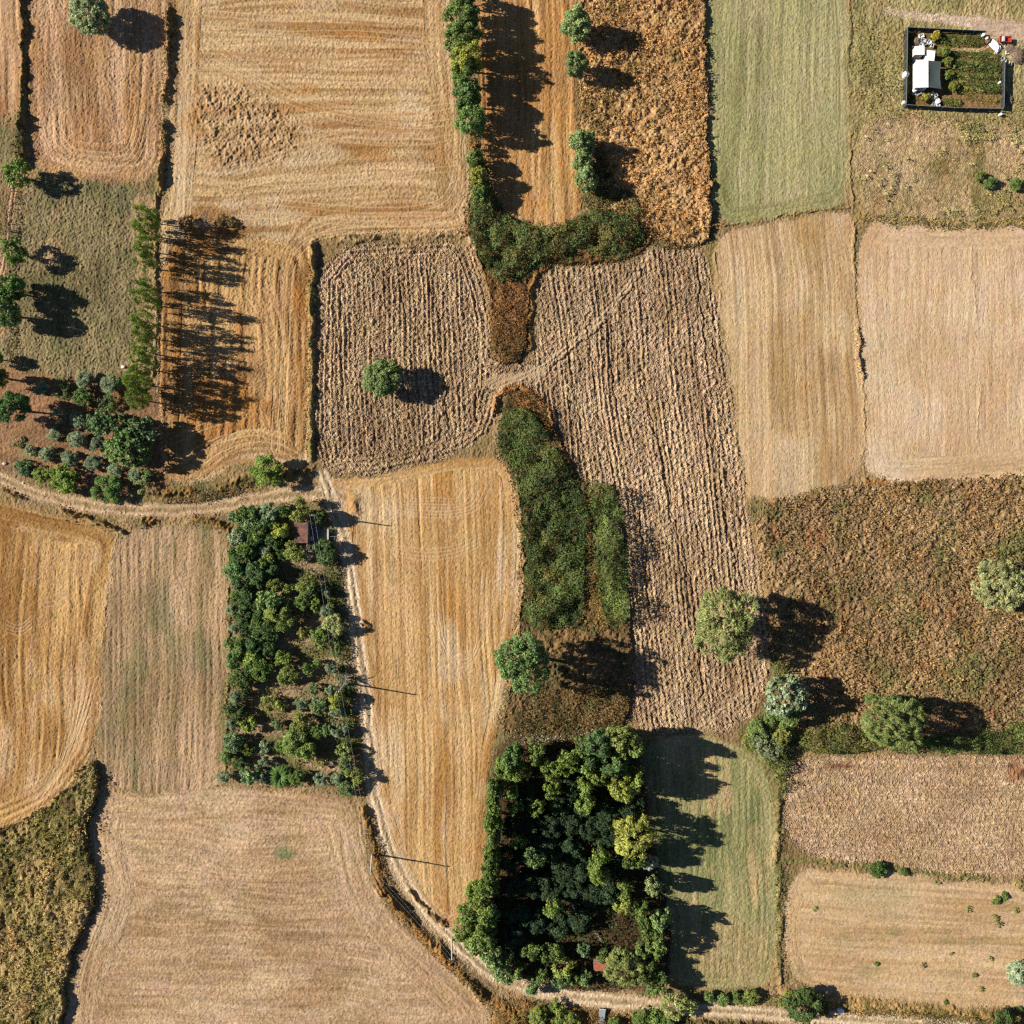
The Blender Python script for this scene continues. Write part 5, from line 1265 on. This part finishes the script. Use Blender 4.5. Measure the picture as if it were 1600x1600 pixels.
for i, (px, py, d) in enumerate(((1440,56,'top, beside the brush'),(1443,63,'right under the top one'),(1456,60,'near the yellow bush'),(1452,66,'middle of the heap'),(1457,71,'lower right of the heap'),(1446,68,'just above the lower white hut'),(1440,70,'touching the flat-roofed hut'))):
    crate(px, py, rng.uniform(.5, 1.0), rng.uniform(.5, .8), rng.uniform(.25, .6), rng.uniform(0, 3), (M_WHITE, M_WHITEDIRTY, M_GREY)[i % 3], f'pale crate in the clutter above the garden huts, {d}', 'pale crates in the clutter above the huts')

def heap(px, py, rx, ry, h, mat, label, cat, nm, seed, n=260):
    """a heap of sticks over a low mound"""
    rg = random.Random(seed)
    x, y = Wz(px, py, h * .5)
    r = empty(nm, (x, y, 0)); tag(r, label, cat)
    mb = MB()
    vs = []; fs = []; N1, N2 = 5, 14
    for i in range(N1):
        t = i / (N1 - 1) * math.pi / 2
        for k in range(N2):
            q = 2 * math.pi * k / N2; w = 1 + rg.uniform(-.18, .18)
            vs.append((rx * math.cos(t) * math.cos(q) * w, ry * math.cos(t) * math.sin(q) * w, h * .8 * math.sin(t) * w - .05))
    for i in range(N1 - 1):
        for k in range(N2): fs.append((i * N2 + k, i * N2 + (k + 1) % N2, (i + 1) * N2 + (k + 1) % N2, (i + 1) * N2 + k))
    mb.add(vs, fs).build('mound', mat, r)
    mb = MB()
    for i in range(n):
        a = rg.uniform(0, 6.28); q = math.sqrt(rg.random()) * .95
        c = Vector((rx * q * math.cos(a), ry * q * math.sin(a), h * .85 * math.sqrt(1 - q * q) + .05))
        b = rg.uniform(0, 6.28); l = rg.uniform(.2, .6)
        dv = Vector((math.cos(b), math.sin(b), rg.uniform(-.25, .5))) * l
        mb.tube([c - dv * .5, c + dv * .5], [.03, .014], 4)
    mb.build('sticks', M_TWIG, r)
heap(1590, 86, 1.35, 1.7, 1.1, M_TWIG, 'big pale brown brush heap right of the kitchen garden', 'brush heap', 'brush_heap', 1)
heap(1578, 76, 1.0, .9, .7, M_WOOD, 'lower brush and rubbish heap left of the big brush heap', 'brush heap', 'brush_heap', 2)
heap(1432.5, 64, .7, .7, .7, M_TWIG, 'small brown brush heap in the top left of the kitchen garden', 'brush heap', 'brush_heap', 3, 120)
heap(1576.5, 155, .65, 1.3, .5, M_TWIG, 'brown oval brush heap outside the lower right fence', 'brush heap', 'brush_heap', 4, 140)
for i, (px, py, d) in enumerate(((1573,71,'near the white tarpaulin'),(1570,95,'at the right fence end'),(1567,91,'beside the fence end'),(1582,80,'on the brush'),(1574,82,'middle'),(1579,99,'lower right'))):
    crate(px, py, rng.uniform(.5, .9), rng.uniform(.4, .7), rng.uniform(.2, .5), rng.uniform(0, 3), (M_WHITEDIRTY, M_WHITE, M_PALECONC)[i % 3], f'pale scrap box strewn by the brush heap, {d}', 'pale scrap boxes by the brush heap', 'scrap_box', 'box')
def tarp(px, py, w, d, h, ang, mat, label, seed, nm='tarpaulin'):
    x, y = Wz(px, py, h)
    n = 12; vs = []
    for j in range(n + 1):
        for i in range(n + 1):
            u, v = i / n - .5, j / n - .5
            b = max(0, 1 - (2 * max(abs(u), abs(v))) ** 3)
            z = .03 + h * b * (.6 + .8 * float(vn(np.array([u * 5.0]), np.array([v * 5.0]), seed)[0]))
            vs.append((u * w, v * d, z))
    fs = [(j * (n + 1) + i, j * (n + 1) + i + 1, (j + 1) * (n + 1) + i + 1, (j + 1) * (n + 1) + i) for j in range(n) for i in range(n)]
    nv = len(vs); vs += [(a, b, c - .015) for a, b, c in vs]; fs += [tuple(i + nv for i in f[::-1]) for f in fs]
    o = MB().add(vs, fs).build(nm, mat); o.location = (x, y, 0); o.rotation_euler = (0, 0, ang)
    tag(o, label, 'tarpaulin')
tarp(1557.5, 70, 2.6, 1.4, .7, -.8, M_WHITE, 'creased white tarpaulin over a pile at the garden entrance', 61)
tarp(1545.5, 64, 1.0, .9, .5, .2, M_RUST, 'red-brown covered bundle left of the white tarpaulin', 62)
tarp(1558, 85, 1.2, .6, .4, -.5, M_WHITEDIRTY, 'small dirty white sheet below the creased white tarpaulin', 63)
tarp(1440, 145, 1.6, .9, .4, .1, M_CONC, 'grey sheet at the lower end of the garden house', 64)

x, y = Wz(1571, 61.5, .8)
tr = empty('trailer', (x, y, 0), -.05); tag(tr, 'small red farm trailer parked beside the pale track', 'trailer')
mb = MB(); mb.box((0, 0, .55), (2.2, 1.1, .08))
mb.build('bed', M_RED, tr)
for (bx, by, sx, sy) in ((-1.1, 0, .06, 1.1), (1.1, 0, .06, 1.1)):
    MB().box((bx, by, .78), (sx, sy, .42)).build('end_board', M_RED, tr, .01)
for by in (-.55, .55):
    MB().box((0, by, .775), (2.14, .05, .40)).build('side_board', M_RED, tr, .01)
for by in (-.68, .68):
    w = MB()
    vs = []; n = 16
    for k in range(n):
        q = 2 * math.pi * k / n
        for yy in (-.09, .09):
            vs.append((.30 * math.cos(q), by + yy, .30 + .30 * math.sin(q)))
    fs = [(2 * k, 2 * ((k + 1) % n), 2 * ((k + 1) % n) + 1, 2 * k + 1) for k in range(n)] + [tuple(2 * k for k in range(n - 1, -1, -1)), tuple(2 * k + 1 for k in range(n))]
    wo = w.add(vs, fs).build('wheel', M_TYRE, tr)
    MB().tube([(0, by - .1, .30), (0, by + .1, .30)], .14, 10).build('rim', M_GREY, wo)
MB().tube([(-1.1, .3, .52), (-1.9, 0, .45)], .04, 6).tube([(-1.1, -.3, .52), (-1.9, 0, .45)], .04, 6).build('drawbar', M_RED, tr)
MB().box((-.45, 0, .85), (.5, .95, .5)).build('load', M_WHITEDIRTY, tr, .05)

# vegetable beds
CG = [(122,142,70), (74,96,48), (156,156,80)]
for i, (yl, d) in enumerate(((99,'top'),(106,'second from the top'),(118,'third from the top'),(130,'fourth from the top'),(139,'fifth from the top'))):
    leaf_mass('vegetable_row', [(1484,yl-4),(1562,yl),(1562,yl+8.5),(1486,yl+5)], .8, 80, .26, CG, f'leafy green vegetable row in the kitchen garden, {d}', 'vegetable row', 'vegetable rows of the kitchen garden', seed=70 + i, edge=1.5, size=.7, bump=.6, rnd=0, rag=1.5, hmin=.1)
leaf_mass('vegetable_row', [(1506,148),(1560,154),(1560,163),(1510,157)], .5, 40, .20, [(120,140,70), (86,104,54), (170,150,80)], 'low striped vegetable bed near the lower right fence', 'vegetable row', 'vegetable rows of the kitchen garden', seed=76, edge=1.5, size=.6, bump=.8, rnd=0, rag=1.5, hmin=.05)
leaf_mass('vegetable_bed', [(1462,55),(1534,58),(1536,70),(1526,74),(1466,73)], .8, 50, .26, [(120,132,62), (78,96,46), (150,146,72)], 'leafy vegetable bed inside the top garden fence', 'vegetable bed', seed=77, edge=2, size=.8, bump=.7, rnd=0, rag=1.5)
leaf_mass('vegetable_bed', [(1472,152),(1500,156),(1500,170),(1472,168)], .6, 60, .28, [(124,136,66), (86,98,48), (170,140,80)], 'low green bed between the junk heap and the bottom fence', 'vegetable bed', seed=78, edge=2, size=.8, bump=.4, rnd=0, rag=1.5)
leaf_mass('vegetable_bed', [(1480,80),(1560,84),(1562,96),(1500,90),(1482,92)], .7, 60, .28, [(118,136,64), (78,98,48), (170,146,80)], 'green bed between the garden path and the vegetable rows', 'vegetable bed', seed=79, edge=2, size=.8, bump=.7, rnd=0, rag=1.5)
leaf_mass('grass', [(1417,52),(1428,52),(1428,164),(1416,164)], .35, 30, .22, [(96,116,58), (66,84,44)], 'short grass inside the left garden fence', None, kind='stuff', seed=80, edge=2, size=.8, rnd=0, rag=1.5)
leaf_mass('weeds', [(1474,94),(1490,94),(1490,146),(1474,146)], .5, 26, .24, [(112,122,58), (80,92,46)], 'weeds between the lean-to and the vegetable rows', None, kind='stuff', seed=81, edge=2, size=.8, rnd=0, rag=1.5)
for x, y, r, c, d in ((1476,82,9,(128,142,64),'bright green bush above the lean-to by the garden path'),(1462,56,7,(190,176,70),'yellow flowering bush in the top of the kitchen garden'),(1481,97,6,(136,146,66),'small green bush right of the lean-to, nearer the path'),(1482,117,6,(120,136,62),'small green bush right of the lean-to, halfway down'),(1490,134,7,(140,142,66),'olive bush at the left end of the lowest vegetable rows'),(1447,153,6,(170,160,66),'yellow-green bush left of the junk heap'),(1586,288,10,(112,136,66),'dark green bush alone in the rough meadow below the brush heaps'),(1545,286,9,(104,128,66),'dark green bush among the weed clumps of the rough meadow'),(1530,275,7,(128,138,70),'smaller olive bush among the weed clumps of the rough meadow')):
    tree(x, y, r, 1.1 + r * .06, 'shrub', fol(c), d, 'bush')

# ------------------------------------------------------------------ small things by the bottom track and in the plots
x, y = W(940, 1586)
br = empty('footbridge', (x, y, 0), -.1); tag(br, 'grey slab footbridge with pale ends over the dark ditch below the bottom track', 'footbridge')
MB().box((0, 0, .62), (1.2, 3.0, .14)).build('deck', M_GREY, br, .02)
for s in (-1.45, 1.45): MB().box((0, s, .72), (1.3, .16, .12)).build('kerb', M_PALECONC, br, .02)
for s in (-1.2, 1.2): MB().box((0, s, .22), (1.1, .3, .66)).build('abutment', M_CONC, br)
x, y = Wz(1314, 1580, 1.0)
bx = empty('utility_cabinet', (x, y, 0), -.1); tag(bx, 'small white cabinet on the verge beside the bottom right track', 'cabinet')
MB().box((0, 0, .5), (1.0, .6, 1.0)).build('body', M_WHITE, bx, .03)
MB().box((0, 0, 1.04), (1.12, .72, .07)).build('roof', M_WHITE, bx, .01)
MB().box((0, -.31, .5), (.8, .04, .8)).build('door', M_GREY, bx)
def stone(px, py, r, label, mat=None, seed=1):
    rg = random.Random(seed)
    x, y = W(px, py)
    vs = []; fs = []; N1, N2 = 6, 9
    for i in range(N1):
        t = -math.pi / 2 + math.pi * i / (N1 - 1)
        for k in range(N2):
            q = 2 * math.pi * k / N2; w = r * (1 + rg.uniform(-.25, .25))
            vs.append((w * math.cos(t) * math.cos(q) * 1.2, w * math.cos(t) * math.sin(q), w * .7 * math.sin(t) + r * .4))
    for i in range(N1 - 1):
        for k in range(N2): fs.append((i * N2 + k, i * N2 + (k + 1) % N2, (i + 1) * N2 + (k + 1) % N2, (i + 1) * N2 + k))
    o = MB().add(vs, fs).build('stone', mat or M_PALECONC); o.location = (x, y, ground_z(x, y)); tag(o, label, 'stone')
stone(998, 1589, .3, 'white stone on the lower edge of the bottom track', M_WHITE)
stone(193, 573, .35, 'white stone at the foot of the olive meadow beside the poplars', M_WHITE, 2)
stone(36, 755, .16, 'white pebble on the left end of the curving track', M_WHITE, 3)
stone(8, 724, .35, 'pale stone at the left edge above the curving track', M_PALECONC, 4)
x, y = W(936, 1464)
o = MB().box((x, y, .5), (.5, 2.6, .06), .62).box((x - .6, y + .85, .22), (.4, .08, .5), .62).box((x + .6, y - .85, .22), (.4, .08, .5), .62).build('plank_table', M_WOOD); tag(o, 'long grey plank table in the shaded clearing of the wood', 'table')
x, y = Wz(938, 1510, 2)
hb = empty('shed', (x, y, 0), .1); tag(hb, 'tiny red tiled hut half hidden under the trees by the bottom track', 'hut')
MB().box((0, 0, .9), (2.2, 1.4, 1.8)).build('wall', M_PLASTER, hb, .02)
roof_sheet(MB(), -1.3, 1.3, -.9, .9, 1.85, 2.05, 7, .03).build('roof', plain('red_tiles', (0.30, 0.10, 0.06), .4, 3, .9), hb)
MB().box((.3, -.72, .8), (.7, .05, 1.6)).build('door', M_WOOD, hb)
